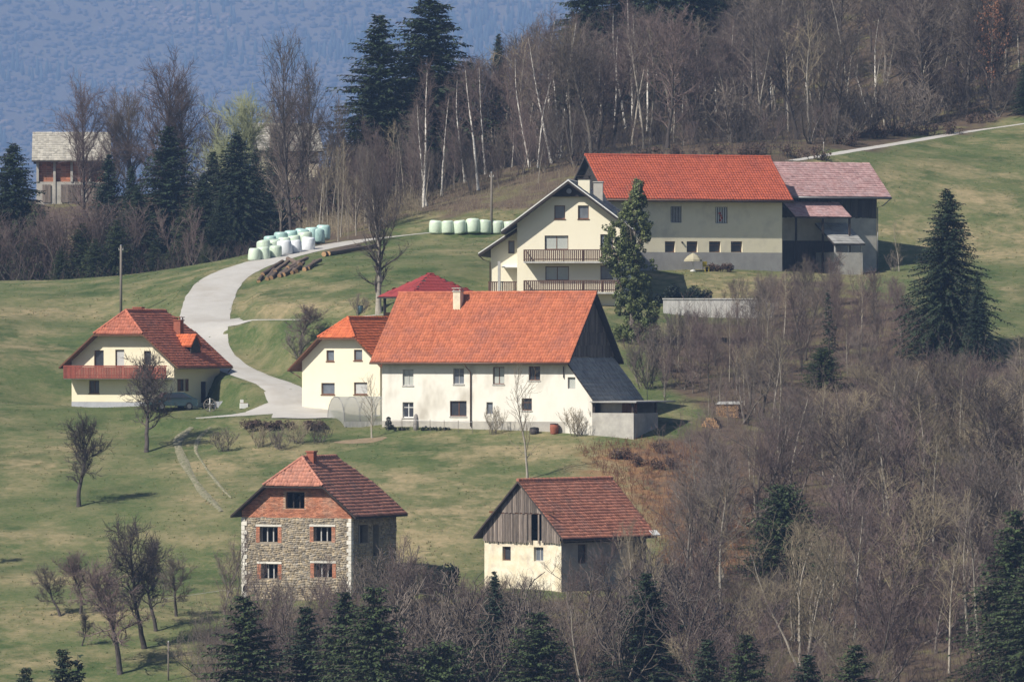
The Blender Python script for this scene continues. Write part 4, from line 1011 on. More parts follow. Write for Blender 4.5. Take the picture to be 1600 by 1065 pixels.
mb = MB(); mb.box(1.2, 2.0, -.05, -.005, .8, 1.8); mb.build('door', 'brown_wood', B.root)
# ------------------------------------------------------------------ wrapped silage bales
def bale_mesh(m, seed):
    rs = random.Random(seed); mb = MB()
    mb.lathe([(.0, 0), (.50, 0), (.60, .05), (.635, .16), (.645, .6), (.63, 1.08), (.585, 1.2), (.48, 1.26), (.0, 1.27)], 18)
    mb.v = [(x * (1 + .03 * math.sin(3 * z + seed)), y * (1 + .03 * math.cos(2 * z + seed)), z + .03 * math.sin(4 * x + seed)) for x, y, z in mb.v]
    return mb.mesh('bale', m, True)
BALES = {k: [bale_mesh('bale_' + k, i) for i in range(2)] for k in ('green', 'white', 'teal')}
def bale(x, y, col, label, group, up=0):
    o = link('silage_bale', BALES[col][rnd.randrange(2)]); o.location = (x, y, gz(x, y) - .06 + up)
    o.rotation_euler = (R(rnd.uniform(-5, 5)), R(rnd.uniform(-6, 6)), rnd.uniform(0, 6)); s = rnd.uniform(.9, 1.08); o.scale = (s, s, s)
    tag(o, label, 'hay bale', group)
for px, py, c in ((397, 407, 'green'), (413, 405, 'green'), (430, 402, 'green'), (446, 398, 'white'), (462, 395, 'white'), (481, 391, 'white')):
    p = at(px, py); bale(p.x, p.y, c, 'pale green wrapped bale in the front row beside the lane' if c == 'green' else 'white wrapped bale in the front row beside the lane', f'{c} bales in the heap by the lane')
for px, dy in ((408, 1.6), (424, 1.5), (440, 1.6), (456, 1.6), (472, 1.6)):
    p = at(px, 402 - (px - 405) * .2); bale(p.x + .2, p.y + dy, 'green', 'pale green wrapped bale in the middle of the heap by the lane', 'green bales in the second row', .12)
for px, dy, u in ((418, 3.1, .35), (434, 3.1, .4), (450, 3.1, .45), (466, 3.0, .4), (482, 2.9, .45), (492, 1.7, .1), (500, 3.4, .5)):
    p = at(px, 400 - (px - 405) * .2); bale(p.x + .2, p.y + dy, 'teal', 'teal wrapped bale at the back of the heap under the trees', 'teal bales at the back', u)
for px in (681, 700, 719.5, 738.5, 757.5, 777, 797):
    p = at(px, 364); bale(p.x, p.y, 'green', 'pale green wrapped bale in the single row beside the upper lane', 'row of green bales by the upper lane')

# ------------------------------------------------------------------ logs
def log(name, a, b, r, label, group):
    a, b = Vector(a), Vector(b); root = empty(name, a, 0, label, 'log', group)
    d = (b - a); n = 5
    mb = MB(); mb.tube([d * (k / n) + Vector((0, 0, .02 * math.sin(k * 2 + r * 90))) for k in range(n + 1)], r, 9, True, r * .82); mb.build('bark', 'log_bark', root, False)
    mb = MB(); u = d.normalized(); mb.tube([-u * .012, u * .004], r * .93, 9); mb.build('cut_end', 'log_end', root)
for k in range(13):
    t = k / 12; px = 404 + 78 * t; py = 442 - 20 * t - (4 if k % 3 == 1 else 0)
    p = at(px, py); h = .16 + (.26 if k % 3 == 1 else 0)
    ln = rnd.uniform(2.2, 3.6); dx = (.36 + rnd.uniform(-.2, .2)) * ln; dy = .92 * ln
    if k in (9, 10): dx = -.35 * ln
    q = Vector((p.x + dx, p.y + dy, 0)); q.z = gz(q.x, q.y) + h + .25
    log('felled_log', (p.x, p.y, p.z + h), q, rnd.uniform(.15, .24), 'felled log with orange cut end in the loose pile below the lane', 'logs in the pile below the lane')
for k, (px, py) in enumerate(((506, 401), (513, 400))):
    p = at(px, py); q = at(px + 55 + 20 * k, py - 13); log('felled_log', (p.x, p.y, p.z + .22), (q.x, q.y, q.z + .2), .24, 'long timber log lying along the lower edge of the lane', 'timber along the lane')

# ------------------------------------------------------------------ poles, posts, cable
def pole(px, py, top, r, label, name='utility_pole', cat='pole', arm=False):
    p = at(px, py) if py > 0 else None
    H = (CY - top) / F * p.y - p.z; root = empty(name, p, 0, label, cat)
    mb = MB(); mb.tube([(0, 0, -.4), (0, 0, H * .5), (0, 0, H)], r, 8, True, r * .75); mb.build('shaft', 'pole_wood', root, True)
    mb = MB(); mb.lathe([(r * .8, H), (r * .75, H + .04), (.01, H + .12)], 8); mb.build('cap', 'galvanised', root)
    if arm:
        mb = MB()
        for s in (-1, 1): mb.tube([(0, 0, H - .4), (s * .18, 0, H - .35), (s * .18, 0, H - .2)], .025, 6)
        mb.build('insulator', 'white_paint', root)
    return p, H
pole(189, 500, 384, .13, 'wooden utility pole standing behind the balcony house', arm=True)
pole(768, 365, 270, .12, 'wooden utility pole in front of the row of bales', arm=True)
pole(1287, 247, 224, .07, 'short wooden marker post beside the forest road', 'marker_post', 'post')
pole(263, 1062, 1003, .06, 'thin wooden post at the bottom of the orchard', 'fence_post', 'post')
p = at(383, 944); root = empty('water_post', p, 0, 'white post with dark cap at the corner of the stone house', 'post')
mb = MB(); mb.box(-.1, .1, -.1, .1, -.3, .95); mb.build('shaft', 'pale_concrete', root); mb = MB(); mb.lathe([(.15, .95), (.17, 1.1), (.14, 1.3), (.03, 1.4)], 10); mb.build('cap', 'fascia_dark', root)
for y0, y1, lb in ((963, 925, 'upper'), (985, 952, 'lower')):
    a = Vector(P(-40, y0 + 6, 452)); b = Vector(P(380, y1 - 8, 456)); m_ = (a + b) / 2 - Vector((0, 0, .15))
    mb = MB(); mb.tube([a, a.lerp(m_, .5) - Vector((0, 0, .03)), m_, m_.lerp(b, .5) - Vector((0, 0, .03)), b], .014, 5); tag(mb.build('overhead_cable', 'frame_grey'), f'thin {lb} cable strung across the orchard to the stone house', 'cable')

# ------------------------------------------------------------------ concrete retaining wall below the barn
a = Vector(P(1036, 502, 545.5)); b = Vector(P(1210, 502, 545.5)); root = empty('retaining_wall', a, 0, 'long pale concrete retaining wall on the slope below the barn', 'wall')
Lw = b.x - a.x; n = 7
for k in range(n):
    mb = MB(); mb.box(Lw * k / n + .01, Lw * (k + 1) / n - .01, 0, .3, -1.2, 1.86 - (.25 if k == n - 1 else 0)); mb.build('panel', 'white_concrete', root)
mb = MB(); mb.box(-.05, Lw - Lw / n, -.06, .36, 1.862, 1.97); mb.build('coping', 'white_concrete', root)

# ------------------------------------------------------------------ polytunnel
root = empty('polytunnel', Vector(P(556, 664, 508)), R(24), 'translucent arched polytunnel standing against the cream annexe', 'greenhouse')
prof = [(-1.75, -.3), (-1.75, .5), (-1.68, 1.05), (-1.42, 1.6), (-.95, 2.05), (-.4, 2.27), (.4, 2.27), (.95, 2.05), (1.42, 1.6), (1.68, 1.05), (1.75, .5), (1.75, -.3)]
x0, x1 = -1.7, 2.4
V = [(x, y, z) for x in np.linspace(x0, x1, 9) for y, z in prof]; n = len(prof)
Q = [(i * n + k, (i + 1) * n + k, (i + 1) * n + k + 1, i * n + k + 1) for i in range(8) for k in range(n - 1)]
rsv = random.Random(2); V = [(x, y + rsv.uniform(-.02, .02), z + rsv.uniform(-.02, .02)) for x, y, z in V]
link('cover', np_mesh('cover', V, Q, mats=['polythene'], smooth=True), root)
mb = MB(); mb.add([(x0 - .01, y, z) for y, z in prof], [tuple(range(n))]); mb.build('end_sheet', 'polythene', root)
for x in np.linspace(x0, x1, 4): mb = MB(); mb.tube([(x, y * .985, z - .02) for y, z in prof], .03, 6); mb.build('hoop', 'galvanised', root)
mb = MB(); mb.box(x0, x1, -1.83, -1.77, -.3, .32); mb.build('base_board', 'pale_concrete', root)
ribbon('soil_patch', [(522, 691), (545, 690), (575, 688), (603, 683)], 1.2, 'bare_soil', .04, 'bare soil patch below the polytunnel', widths=[.3, 1.5, 2.0, .4])

# ------------------------------------------------------------------ small things round the farmhouse
def lathe_thing(name, px, py, prof, m, label, cat, lid=None):
    p = at(px, py); root = empty(name, p, 0, label, cat); mb = MB(); mb.lathe(prof, 14); mb.build('body', m, root, True)
    if lid: mb = MB(); mb.lathe(lid[0], 14); mb.build(lid[2], lid[1], root)
lathe_thing('rain_barrel', 866, 677, [(.26, -.15), (.31, .05), (.34, .4), (.31, .72)], 'terracotta', 'red-brown rain barrel standing against the white farmhouse wall', 'barrel', ([(.33, .72), (.33, .77), (.05, .8)], 'fascia_dark', 'lid'))
lathe_thing('feed_bin', 835, 677, [(.3, -.15), (.36, .1), (.36, .38)], 'fascia_dark', 'low dark bin standing against the white farmhouse wall', 'bin', ([(.38, .38), (.3, .48), (.03, .52)], 'tyre', 'lid'))
lathe_thing('blue_barrel', 563, 489, [(.2, -.1), (.24, .1), (.24, .5), (.2, .62)], 'car_paint', 'small blue barrel beside the big bare tree on the lawn', 'barrel', ([(.21, .62), (.2, .66)], 'tyre', 'lid'))
lathe_thing('standing_stone', 650, 671, [(.2, -.2), (.22, .3), (.19, .85), (.13, 1.15), (.04, 1.25)], 'stone_grey', 'upright grey stone standing before the white farmhouse wall', 'stone')
root = empty('garden_fence', at(606, 672), 0, 'thin wire garden fence along the foot of the farmhouse', 'fence'); o = root.location; pts = []
for k in range(7):
    p = at(606 + k * 22, 672 + k * .7); q = p - o; mb = MB(); mb.tube([q + Vector((0, 0, -.2)), q + Vector((0, 0, .95))], .022, 6); mb.build('fence_stake', 'pole_wood', root); pts.append(q + Vector((0, 0, .85)))
mb = MB(); mb.tube(pts, .013, 5); mb.build('wire', 'galvanised', root)
# ------------------------------------------------------------------ by the balcony house: car, low wall, cart wheel, crates
p = at(268, 640); root = empty('parked_car', p, R(28), 'dark teal hatchback parked beside the balcony house', 'car')
prof = [(-1.95, .35), (-1.98, .62), (-1.9, .86), (-1.15, .95), (-.55, 1.38), (.75, 1.42), (1.55, 1.0), (1.9, .92), (1.97, .55), (1.92, .32)]
mb = MB(); V = []; F_ = []; n = len(prof)
for k, (y, ins) in enumerate(((-.78, .0), (-.80, .0), (.80, .0), (.78, .0))):
    for x, z in prof:
        sh = .12 if z > 1.0 else 0; V.append((x * (1 - .01 * (k in (0, 3))), y - math.copysign(sh, y), z))
for k in range(3):
    for i in range(n): F_.append((k * n + i, k * n + (i + 1) % n, (k + 1) * n + (i + 1) % n, (k + 1) * n + i))
F_ += [tuple(range(n)), tuple(range(4 * n - 1, 3 * n - 1, -1))]; mb.add(V, F_); mb.build('body', 'car_paint', root)
for sy in (-1, 1):
    mb = MB(); y = sy * .735; mb.slab([(-1.0, y + sy * .06, .98), (-.5, y - sy * .04, 1.32), (.65, y - sy * .04, 1.35), (1.35, y + sy * .06, 1.0)], (0, sy * .02, 0)); mb.build('side_window', 'glass_dark', root)
mb = MB(); mb.slab([(-1.16, -.66, .98), (-1.16, .66, .98), (-.58, .6, 1.38), (-.58, -.6, 1.38)], (-.02, 0, .02)); mb.build('windscreen', 'glass_dark', root)
mb = MB(); mb.slab([(1.53, -.64, 1.03), (1.53, .64, 1.03), (.79, .6, 1.42), (.79, -.6, 1.42)], (.02, 0, .02)); mb.build('rear_window', 'glass_dark', root)
for x in (-1.25, 1.2):
    for sy in (-1, 1):
        mb = MB(); mb.tube([(x, sy * .66, .3), (x, sy * .83, .3)], .31, 16); wh = mb.build('wheel', 'tyre', root); mb = MB(); mb.tube([(x, sy * .83, .3), (x, sy * .845, .3)], .19, 12); mb.build('rim', 'galvanised', wh)
for sy in (-1, 1): mb = MB(); mb.box(-2.0, -1.96, sy * .58 - .14, sy * .58 + .14, .64, .78); mb.build('headlight', 'white_paint', root)
a = at(334, 638); root = empty('low_wall', a, R(-6), 'low grey garden wall in the shade right of the balcony house', 'wall')
for k in range(5): mb = MB(); mb.box(k * .48, k * .48 + .465, 0, .25, -.5, .58 + .02 * (k % 2)); mb.build('block', 'plinth_grey', root)
p = at(328, 642); root = empty('cart_wheel', p, R(15), 'pale old cart wheel leaning on a post beside the driveway', 'ornament')
mb = MB(); mb.tube([(0, 0, -.2), (0, 0, 1.05)], .05, 6); mb.tube([(-.35, 0, .55), (.35, 0, .55)], .035, 6); mb.build('post', 'white_paint', root)
mb = MB(); mb.tube([(.52 * math.cos(t), -.08 + .1 * math.sin(t), .48 + .5 * math.sin(t)) for t in np.linspace(0, 2 * math.pi, 20)], .035, 6); wh = mb.build('rim', 'pole_wood', root)
for k in range(5):
    t = k * math.pi / 5 + .2; mb = MB(); mb.tube([(.5 * math.cos(t), -.08 + .1 * math.sin(t), .48 + .48 * math.sin(t)), (-.5 * math.cos(t), -.08 - .1 * math.sin(t), .48 - .48 * math.sin(t))], .02, 5); mb.build('spoke', 'pole_wood', root)
p = at(381, 636); root = empty('planter_box', p, R(10), 'white planter box at the end of the low grey wall', 'planter')
mb = MB(); mb.box(-.32, .32, -.2, .2, -.1, .32); mb.build('box', 'white_paint', root); mb = MB(); mb.box(-.29, .29, -.17, .17, .321, .36); mb.build('soil', 'bare_soil', root)
mb = MB(); mb.box(-.28, -.04, -.1, .14, .36, .62); mb.build('pot', 'white_paint', root)

# ------------------------------------------------------------------ parasol and chair before the barn
p = at(1083, 424); root = empty('garden_parasol', p, 0, 'open cream parasol on a white foot in front of the barn', 'parasol')
mb = MB(); mb.tube([(0, 0, 0), (0, 0, 1.6)], .03, 8); mb.build('pole', 'white_paint', root); mb = MB(); mb.lathe([(.25, 0), (.25, .1), (.06, .16)], 12); mb.build('foot', 'white_paint', root)
mb = MB(); mb.lathe([(.82, .88), (.78, 1.05), (.5, 1.35), (.06, 1.62)], 8); mb.build('canopy', 'parasol_cloth', root)
p = at(1103, 424); root = empty('garden_chair', p, R(30), 'yellow plastic garden chair in front of the barn', 'chair')
mb = MB(); mb.box(-.22, .22, -.22, .22, .4, .44); mb.build('seat', 'yellow_plastic', root); mb = MB(); mb.box(-.22, .22, .19, .23, .44, .88); mb.build('backrest', 'yellow_plastic', root)
for sx in (-1, 1):
    for sy in (-1, 1): mb = MB(); mb.box(sx * .19 - .025, sx * .19 + .025, sy * .19 - .025, sy * .19 + .025, -.05, .4); mb.build('leg', 'yellow_plastic', root)

# ------------------------------------------------------------------ firewood stacks at the edge of the wood
for px, py, wdt, hgt, lb in ((1137, 652, 1.8, .95, 'firewood stack with bright cut ends under grey sheeting by the wood'), (1110, 668, 1.6, .7, 'low heap of split firewood on the grass by the wood')):
    p = at(px, py); root = empty('firewood_stack', p, R(-18), lb, 'woodpile'); mb = MB(); me_ = MB()
    z = 0; row = 0
    while z < hgt:
        sh = 0 if wdt > 1.7 else z * .7; x = -wdt / 2 + sh + (.06 if row % 2 else 0)
        while x < wdt / 2 - sh:
            r = rnd.uniform(.05, .075); y = rnd.uniform(-.04, .04)
            mb.tube([(x, y, z + .03), (x, y + .9, z + .03)], r, 6); me_.tube([(x, y - .006, z + .03), (x, y + .001, z + .03)], r * .9, 6); x += .135
        z += .115; row += 1
    w_ = tag(mb.build('split_logs', 'log_bark', root), kind='stuff'); tag(me_.build('cut_ends', 'log_end', w_), kind='stuff')
    if wdt > 1.7: mb = MB(); mb.slab([(-1.0, -.1, hgt + .08), (1.0, -.1, hgt + .1), (1.0, 1.0, hgt + .3), (-1.0, 1.0, hgt + .28)], (0, 0, .03)); mb.build('cover_sheet', 'grey_fibre', root)
# ------------------------------------------------------------------ tree kit
def tubes_np(segs, n=3):
    S = np.array(segs, float); a, b, ra, rb = S[:, :3], S[:, 3:6], S[:, 6], S[:, 7]
    d = b - a; d /= np.linalg.norm(d, axis=1, keepdims=True) + 1e-9
    ref = np.where(np.abs(d[:, 2:3]) < .9, np.array([[0, 0, 1.]]), np.array([[1., 0, 0]]))
    u = np.cross(d, ref); u /= np.linalg.norm(u, axis=1, keepdims=True); v = np.cross(d, u)
    V = []
    for base, r in ((a, ra), (b, rb)):
        for k in range(n):
            t = 2 * math.pi * k / n; V.append(base + (u * math.cos(t) + v * math.sin(t)) * r[:, None])
    V = np.stack(V, 1); N = len(S)
    q = np.array([[k, (k + 1) % n, n + (k + 1) % n, n + k] for k in range(n)])
    return V.reshape(-1, 3), ((np.arange(N) * 2 * n)[:, None, None] + q[None]).reshape(-1, 4)
def rvec(r): return Vector((r.gauss(0, 1), r.gauss(0, 1), r.gauss(0, 1)))
def path(r, p, d, length, r0, r1, step, up, wander):
    n = max(2, int(round(length / step))); pts = [(p.copy(), r0)]; d = d.normalized(); p = p.copy()
    for k in range(n):
        d = (d + Vector((0, 0, up)) * (1.0 / n) + rvec(r) * wander).normalized(); p = p + d * (length / n); pts.append((p.copy(), r0 + (r1 - r0) * (k + 1) / n))
    return pts
def grow(seed, H, r0, nb=24, zmin=.25, ang=50, blen=.34, up1=.5, wander=.14, n2=2.0, l2=.5, n3=3.2, l3=.55, twig=.010, crook=.04, shape='oval', stems=1, droop=0.0, lead=1.0):
    r = random.Random(seed); trunk = []; crown = []
    def seg(dst, pts):
        for (a, ra), (b, rb) in zip(pts, pts[1:]): dst.append((*a, *b, ra, rb))
    for s in range(stems):
        d0 = Vector((0, 0, 1)) if stems == 1 else Vector((r.gauss(0, .33), r.gauss(0, .33), 1)).normalized()
        hs = H * (1 if stems == 1 else r.uniform(.7, 1)); base = Vector((0, 0, -.25)) if stems == 1 else Vector((r.gauss(0, .18), r.gauss(0, .18), -.15))
        tp = path(r, base, d0, hs * lead, r0, max(r0 * .12, twig), hs / 12, .15, crook)
        tp = [(p, ra * (1.35 if i == 0 else 1)) for i, (p, ra) in enumerate(tp)]
        seg(trunk, tp)
        az = r.uniform(0, 6.28)
        for i in range(nb):
            t = zmin + (1 - zmin) * ((i + r.random()) / nb) ** .9; f = t * (len(tp) - 1); k = min(int(f), len(tp) - 2); w_ = f - k
            p = tp[k][0].lerp(tp[k + 1][0], w_); rr = tp[k][1] * (1 - w_) + tp[k + 1][1] * w_
            q = (t - zmin) / (1 - zmin + 1e-6)
            sf = {'oval': .35 + .9 * math.sin(math.pi * (.12 + .80 * q)), 'cone': 1.1 - .85 * q, 'vase': .5 + .75 * q, 'round': math.sqrt(max(.05, 1 - (2 * q - .85) ** 2 * .7))}[shape]
            ln = H * blen * sf * r.uniform(.7, 1.15)
            if t > .93: ln *= .6
            az += 2.4 + r.gauss(0, .4); an = R(ang + r.gauss(0, 9)) * (1 - .45 * q)
            d = Vector((math.cos(az) * math.sin(an), math.sin(az) * math.sin(an), math.cos(an)))
            b1 = path(r, p, d, ln, max(twig * 1.6, rr * r.uniform(.4, .6)), twig, max(.3, ln / 7), up1, wander); seg(crown, b1)
            m2 = max(2, int(ln * n2))
            for j in range(m2):
                f2 = (.18 + .82 * (j + r.random()) / m2) * (len(b1) - 1); k2 = min(int(f2), len(b1) - 2); w2 = f2 - k2
                p2 = b1[k2][0].lerp(b1[k2 + 1][0], w2); d1 = (b1[k2 + 1][0] - b1[k2][0]).normalized()
                d2 = (d1 + rvec(r) * .55 + Vector((0, 0, .15 - droop))).normalized(); l2_ = ln * l2 * (1 - .5 * f2 / len(b1)) * r.uniform(.5, 1.1)
                b2 = path(r, p2, d2, l2_, max(twig, b1[k2][1] * .55), twig * .7, max(.25, l2_ / 4), .2 - droop * 1.5, wander * 1.2); seg(crown, b2)
                m3 = max(1, int(l2_ * n3))
                for h in range(m3):
                    k3 = r.randrange(len(b2) - 1); p3 = b2[k3][0].lerp(b2[k3 + 1][0], r.random())
                    d3 = ((b2[k3 + 1][0] - b2[k3][0]).normalized() + rvec(r) * .6 + Vector((0, 0, .2 - droop * 2))).normalized()
                    l3_ = l3 * r.uniform(.5, 1.2); seg(crown, path(r, p3, d3, l3_, twig * .75, twig * .5, max(.3, l3_ / 2), .1 - droop, .15))
    return trunk, crown
VAR = {}
def variant(key, bark, tw, H, **kw):
    t, c = grow(hash(key) % 1000 if False else sum(map(ord, key)) * 7, H, **kw)
    ns = kw.get('stems', 1); k = len(t) // ns; cv, cq = tubes_np(c, 3); P_ = []
    for i in range(ns):
        tv, tq = tubes_np(t[i * k:(i + 1) * k], 8); P_.append(('trunk' if ns == 1 else 'stem', np_mesh('trunk', tv, tq, mats=[bark], smooth=True)))
    VAR[key] = (H, P_ + [('crown', np_mesh('crown', cv, cq, mats=[tw]))])
for i, k in enumerate('abcd'): variant('forest_' + k, 'bark_grey', ('twig_grey', 'twig_grey', 'twig_purple', 'twig_tan')[i], 12, r0=.15, nb=34, zmin=.18, ang=44, blen=.28, n2=2.6, n3=4.6, l3=.7, twig=.014, crook=.05 + .01 * i)
for i, k in enumerate('abc'): variant('young_' + k, 'bark_grey', ('twig_purple', 'twig_purple', 'twig_grey')[i], 8, r0=.09, nb=(34, 18, 13)[i], zmin=.08, ang=36, blen=.30, n2=3.0, n3=3.8, l3=.6, twig=.012, stems=(1, 2, 3)[i], crook=.06)
for i, k in enumerate('abc'): variant('dark_' + k, 'bark_dark', ('twig_dark', 'twig_grey', 'twig_purple')[i], 13, r0=.17, nb=38, zmin=.15, ang=46, blen=.28, n2=2.6, n3=4.4, l3=.7, twig=.015, crook=.05)
for i, k in enumerate('abcd'): variant('orchard_' + k, 'bark_dark', ('twig_dark', 'twig_dark', 'twig_grey', 'twig_purple')[i], 5.5, r0=.17, nb=34, zmin=.30, ang=(62, 55, 66, 50)[i], blen=.42, n2=6.0, n3=13.0, l3=.42, twig=.0135, wander=.28, crook=.10, shape='round', up1=.12)
for i, k in enumerate('abc'): variant('birch_' + k, 'bark_birch', 'twig_purple', 14, r0=.19, nb=30, zmin=.36, ang=38, blen=.19, n2=3.0, n3=5.0, l3=.7, twig=.012, crook=.035, droop=.18)
for i, k in enumerate('ab'): variant('shrub_' + k, 'bark_grey', ('twig_grey', 'twig_tan')[i], 2.4, r0=.03, nb=10, zmin=.1, ang=38, blen=.4, n2=6, n3=7, l3=.28, twig=.010, stems=8, crook=.1, shape='vase')
variant('willow', 'bark_grey', 'twig_green', 10, r0=.22, nb=90, zmin=.12, ang=62, blen=.33, n2=3.6, n3=7.0, l3=.7, twig=.014, shape='round', up1=.3, wander=.25, lead=.9)
variant('lime', 'bark_pale', 'twig_dark', 12, r0=.34, nb=44, zmin=.14, ang=38, blen=.28, n2=3.2, n3=5.0, l3=.6, twig=.014, crook=.05, up1=.8, wander=.18)
variant('forest_e', 'bark_pale', 'twig_tan', 12, r0=.105, nb=26, zmin=.35, ang=34, blen=.18, n2=2.2, n3=3.4, l3=.6, twig=.012, crook=.028)
variant('forest_f', 'bark_pale', 'twig_grey', 12, r0=.11, nb=26, zmin=.4, ang=36, blen=.18, n2=2.2, n3=3.4, l3=.6, twig=.012, crook=.032)
variant('dense_a', 'bark_grey', 'twig_grey', 12, r0=.2, nb=60, zmin=.16, ang=50, blen=.30, n2=3.2, n3=6.5, l3=.8, twig=.012, crook=.04, shape='round', up1=.25)
variant('dense_b', 'bark_dark', 'twig_purple', 12, r0=.2, nb=56, zmin=.16, ang=46, blen=.28, n2=3.2, n3=6.5, l3=.8, twig=.012, crook=.04, shape='oval', up1=.3)
variant('slender', 'bark_pale', 'twig_tan', 9, r0=.11, nb=22, zmin=.18, ang=32, blen=.32, n2=1.8, n3=2.2, twig=.012, up1=.6)
variant('pollard', 'bark_pale', 'twig_tan', 8, r0=.19, nb=11, zmin=.45, ang=48, blen=.34, n2=2.0, n3=2.6, twig=.015, wander=.3, crook=.1)
variant('pale_clump', 'bark_pale', 'twig_tan', 7, r0=.07, nb=15, zmin=.12, ang=28, blen=.36, n2=2.4, n3=3.4, twig=.013, stems=6, crook=.06, shape='vase')
# conifers
def conifer(key, H, Rm, needle, whorl=.25, per=9, droop=.28, seed=1, low=.04, dens=1.0, power=.85, size=1.0):
    r = np.random.RandomState(seed); V = []; T = []; tint = []; segs = []; k = 0; z = H * low
    while z < H * .985:
        q = z / H; Lr = Rm * (1 - q) ** power * r.uniform(.84, 1.10) + .10; nbr = max(4, int(per * (1.1 - .5 * q)))
        a0 = r.rand() * 6.28
        for j in range(nbr):
            az = a0 + j * 6.283 / nbr + r.normal(0, .5); ln = Lr * r.uniform(.5, 1.12) * (1.22 if r.rand() < .10 else 1); ca, sa = math.cos(az), math.sin(az)
            out = np.array([ca, sa, 0]); side = np.array([-sa, ca, 0]); zz = min(z + r.normal(0, .02 * H), H * .99)
            nst = max(3, int(ln / .15 * dens)); pts = []
            for t in np.linspace(0, 1, 5):
                h = (.10 * t - droop * 1.5 * t * t + .34 * droop * t ** 4) * ln * (1.15 - .9 * q * .8) + (.45 * q * t * ln)
                pts.append(np.array([0, 0, zz]) + out * ln * t + np.array([0, 0, h]))
            for a, b in zip(pts, pts[1:]): segs.append((*a, *b, .018, .011))
            tb = r.rand()
            for s in range(nst):
                t = .12 + .88 * (s + r.rand()) / nst; f = t * 4; i = min(int(f), 3); w_ = f - i; p = pts[i] * (1 - w_) + pts[i + 1] * w_
                for sg in (-1, 1):
                    l = (.24 + .36 * (1 - t) * min(1, ln / 2) + .16 * r.rand()) * size; dr = out * r.uniform(.4, 1.0) + side * sg * r.uniform(.2, 1.0) + np.array([0, 0, r.uniform(-1.0, .25)])
                    dr /= np.linalg.norm(dr); wv = np.cross(dr, np.array([0, 0, 1])) + r.normal(0, .45, 3); wv /= np.linalg.norm(wv) + 1e-6; wd = (.06 + .07 * r.rand()) * size
                    e = p + dr * l; m_ = p + dr * l * .45
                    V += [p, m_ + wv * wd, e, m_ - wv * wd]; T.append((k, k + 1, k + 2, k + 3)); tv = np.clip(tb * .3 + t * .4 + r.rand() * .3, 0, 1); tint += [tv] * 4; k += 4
                if r.rand() < .35:                     # hanging spray
                    l = r.uniform(.2, .42) * size; wv = (side * math.cos(s) + out * math.sin(s)) * .06 * size; e = p + np.array([r.normal(0, .08), r.normal(0, .08), -l])
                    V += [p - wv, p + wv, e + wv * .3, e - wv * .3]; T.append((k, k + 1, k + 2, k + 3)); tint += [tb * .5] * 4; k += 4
        z += whorl * (1 - .4 * q) * r.uniform(.8, 1.2)
    cv, cq = tubes_np([(0, 0, -.3, 0, 0, H * .5, H * .017, H * .009), (0, 0, H * .5, 0, 0, H, H * .009, .012)], 8); bv, bq = tubes_np(segs, 3)
    me_c = np_mesh('crown', np.array(V), T, mats=[needle], tint=tint)
    VAR[key] = (H, [('trunk', np_mesh('trunk', cv, cq, mats=['bark_dark'], smooth=True)), ('crown', me_c), ('boughs', np_mesh('boughs', bv, bq, mats=['bark_dark']))])
conifer('spruce_a', 15, 4.6, 'needle_dark', seed=1, whorl=.20, per=12, size=.72); conifer('spruce_b', 15, 5.3, 'needle_dark', seed=2, droop=.46, whorl=.20, per=13, power=.8, size=.72); conifer('spruce_c', 15, 3.6, 'needle_blue', seed=3, whorl=.20, per=11, size=.72)
conifer('fir_a', 9, 3.2, 'needle_green', seed=4, whorl=.17, droop=.26, per=11, power=.8, size=.58); conifer('fir_b', 9, 3.5, 'needle_green', seed=5, whorl=.17, droop=.3, per=11, power=.7, size=.58); conifer('fir_c', 9, 2.7, 'needle_dark', seed=6, whorl=.17, droop=.24, per=11, size=.58)
conifer('bushy', 6, 3.0, 'needle_green', seed=7, whorl=.17, per=13, droop=.1, power=.45, size=.6)
conifer('sparse', 9, 1.6, 'needle_blue', seed=8, whorl=.4, per=5, dens=.8, size=.9)
# leafy clumps (ivy, hedge, evergreen shrub)
def leaf_cloud(centres, n, rad, size, seed, flat=1.0):
    r = np.random.RandomState(seed); C = np.array(centres); N = len(C) * n
    c = np.repeat(C[:, :3], n, 0); rr = np.repeat(C[:, 3] if C.shape[1] > 3 else np.full(len(C), rad), n)
    d = r.normal(size=(N, 3)); d /= np.linalg.norm(d, axis=1, keepdims=True); p = c + d * (rr * r.uniform(.45, 1, N) ** .6)[:, None] * np.array([1, 1, flat])
    nrm = d + r.normal(0, .5, (N, 3)); nrm /= np.linalg.norm(nrm, axis=1, keepdims=True)
    u = np.cross(nrm, r.normal(size=(N, 3))); u /= np.linalg.norm(u, axis=1, keepdims=True); v = np.cross(nrm, u); s = size * r.uniform(.6, 1.3, N)[:, None]
    V = np.stack([p - u * s, p + v * s * .6, p + u * s, p - v * s * .6], 1).reshape(-1, 3)
    tint = np.repeat(np.clip(np.repeat(r.rand(len(C)), n) * .5 + r.rand(N) * .5, 0, 1), 4)
    return V, np.arange(N * 4).reshape(-1, 4), tint
def place(key, x, y, H, name, label, cat='tree', group=None, lean=0.0, sxy=1.0, rz=None, sink=0.05):
    h0, parts = VAR[key]; s = H / h0
    o = empty(name, (x, y, gz(x, y) - sink), 0, label, cat, group); o.rotation_euler = (R(rnd.uniform(-2, 2)), lean, rnd.uniform(0, 6.28) if rz is None else rz)
    if lean: o.rotation_mode = 'ZYX'; o.rotation_euler = (0, lean, 0)
    o.scale = (s * sxy, s * sxy, s)
    for nm, me_ in parts:
        c = link(nm, me_, o)
    return o
def top_h(px, x, y, top): return (CY - top) / F * y - gz(x, y)
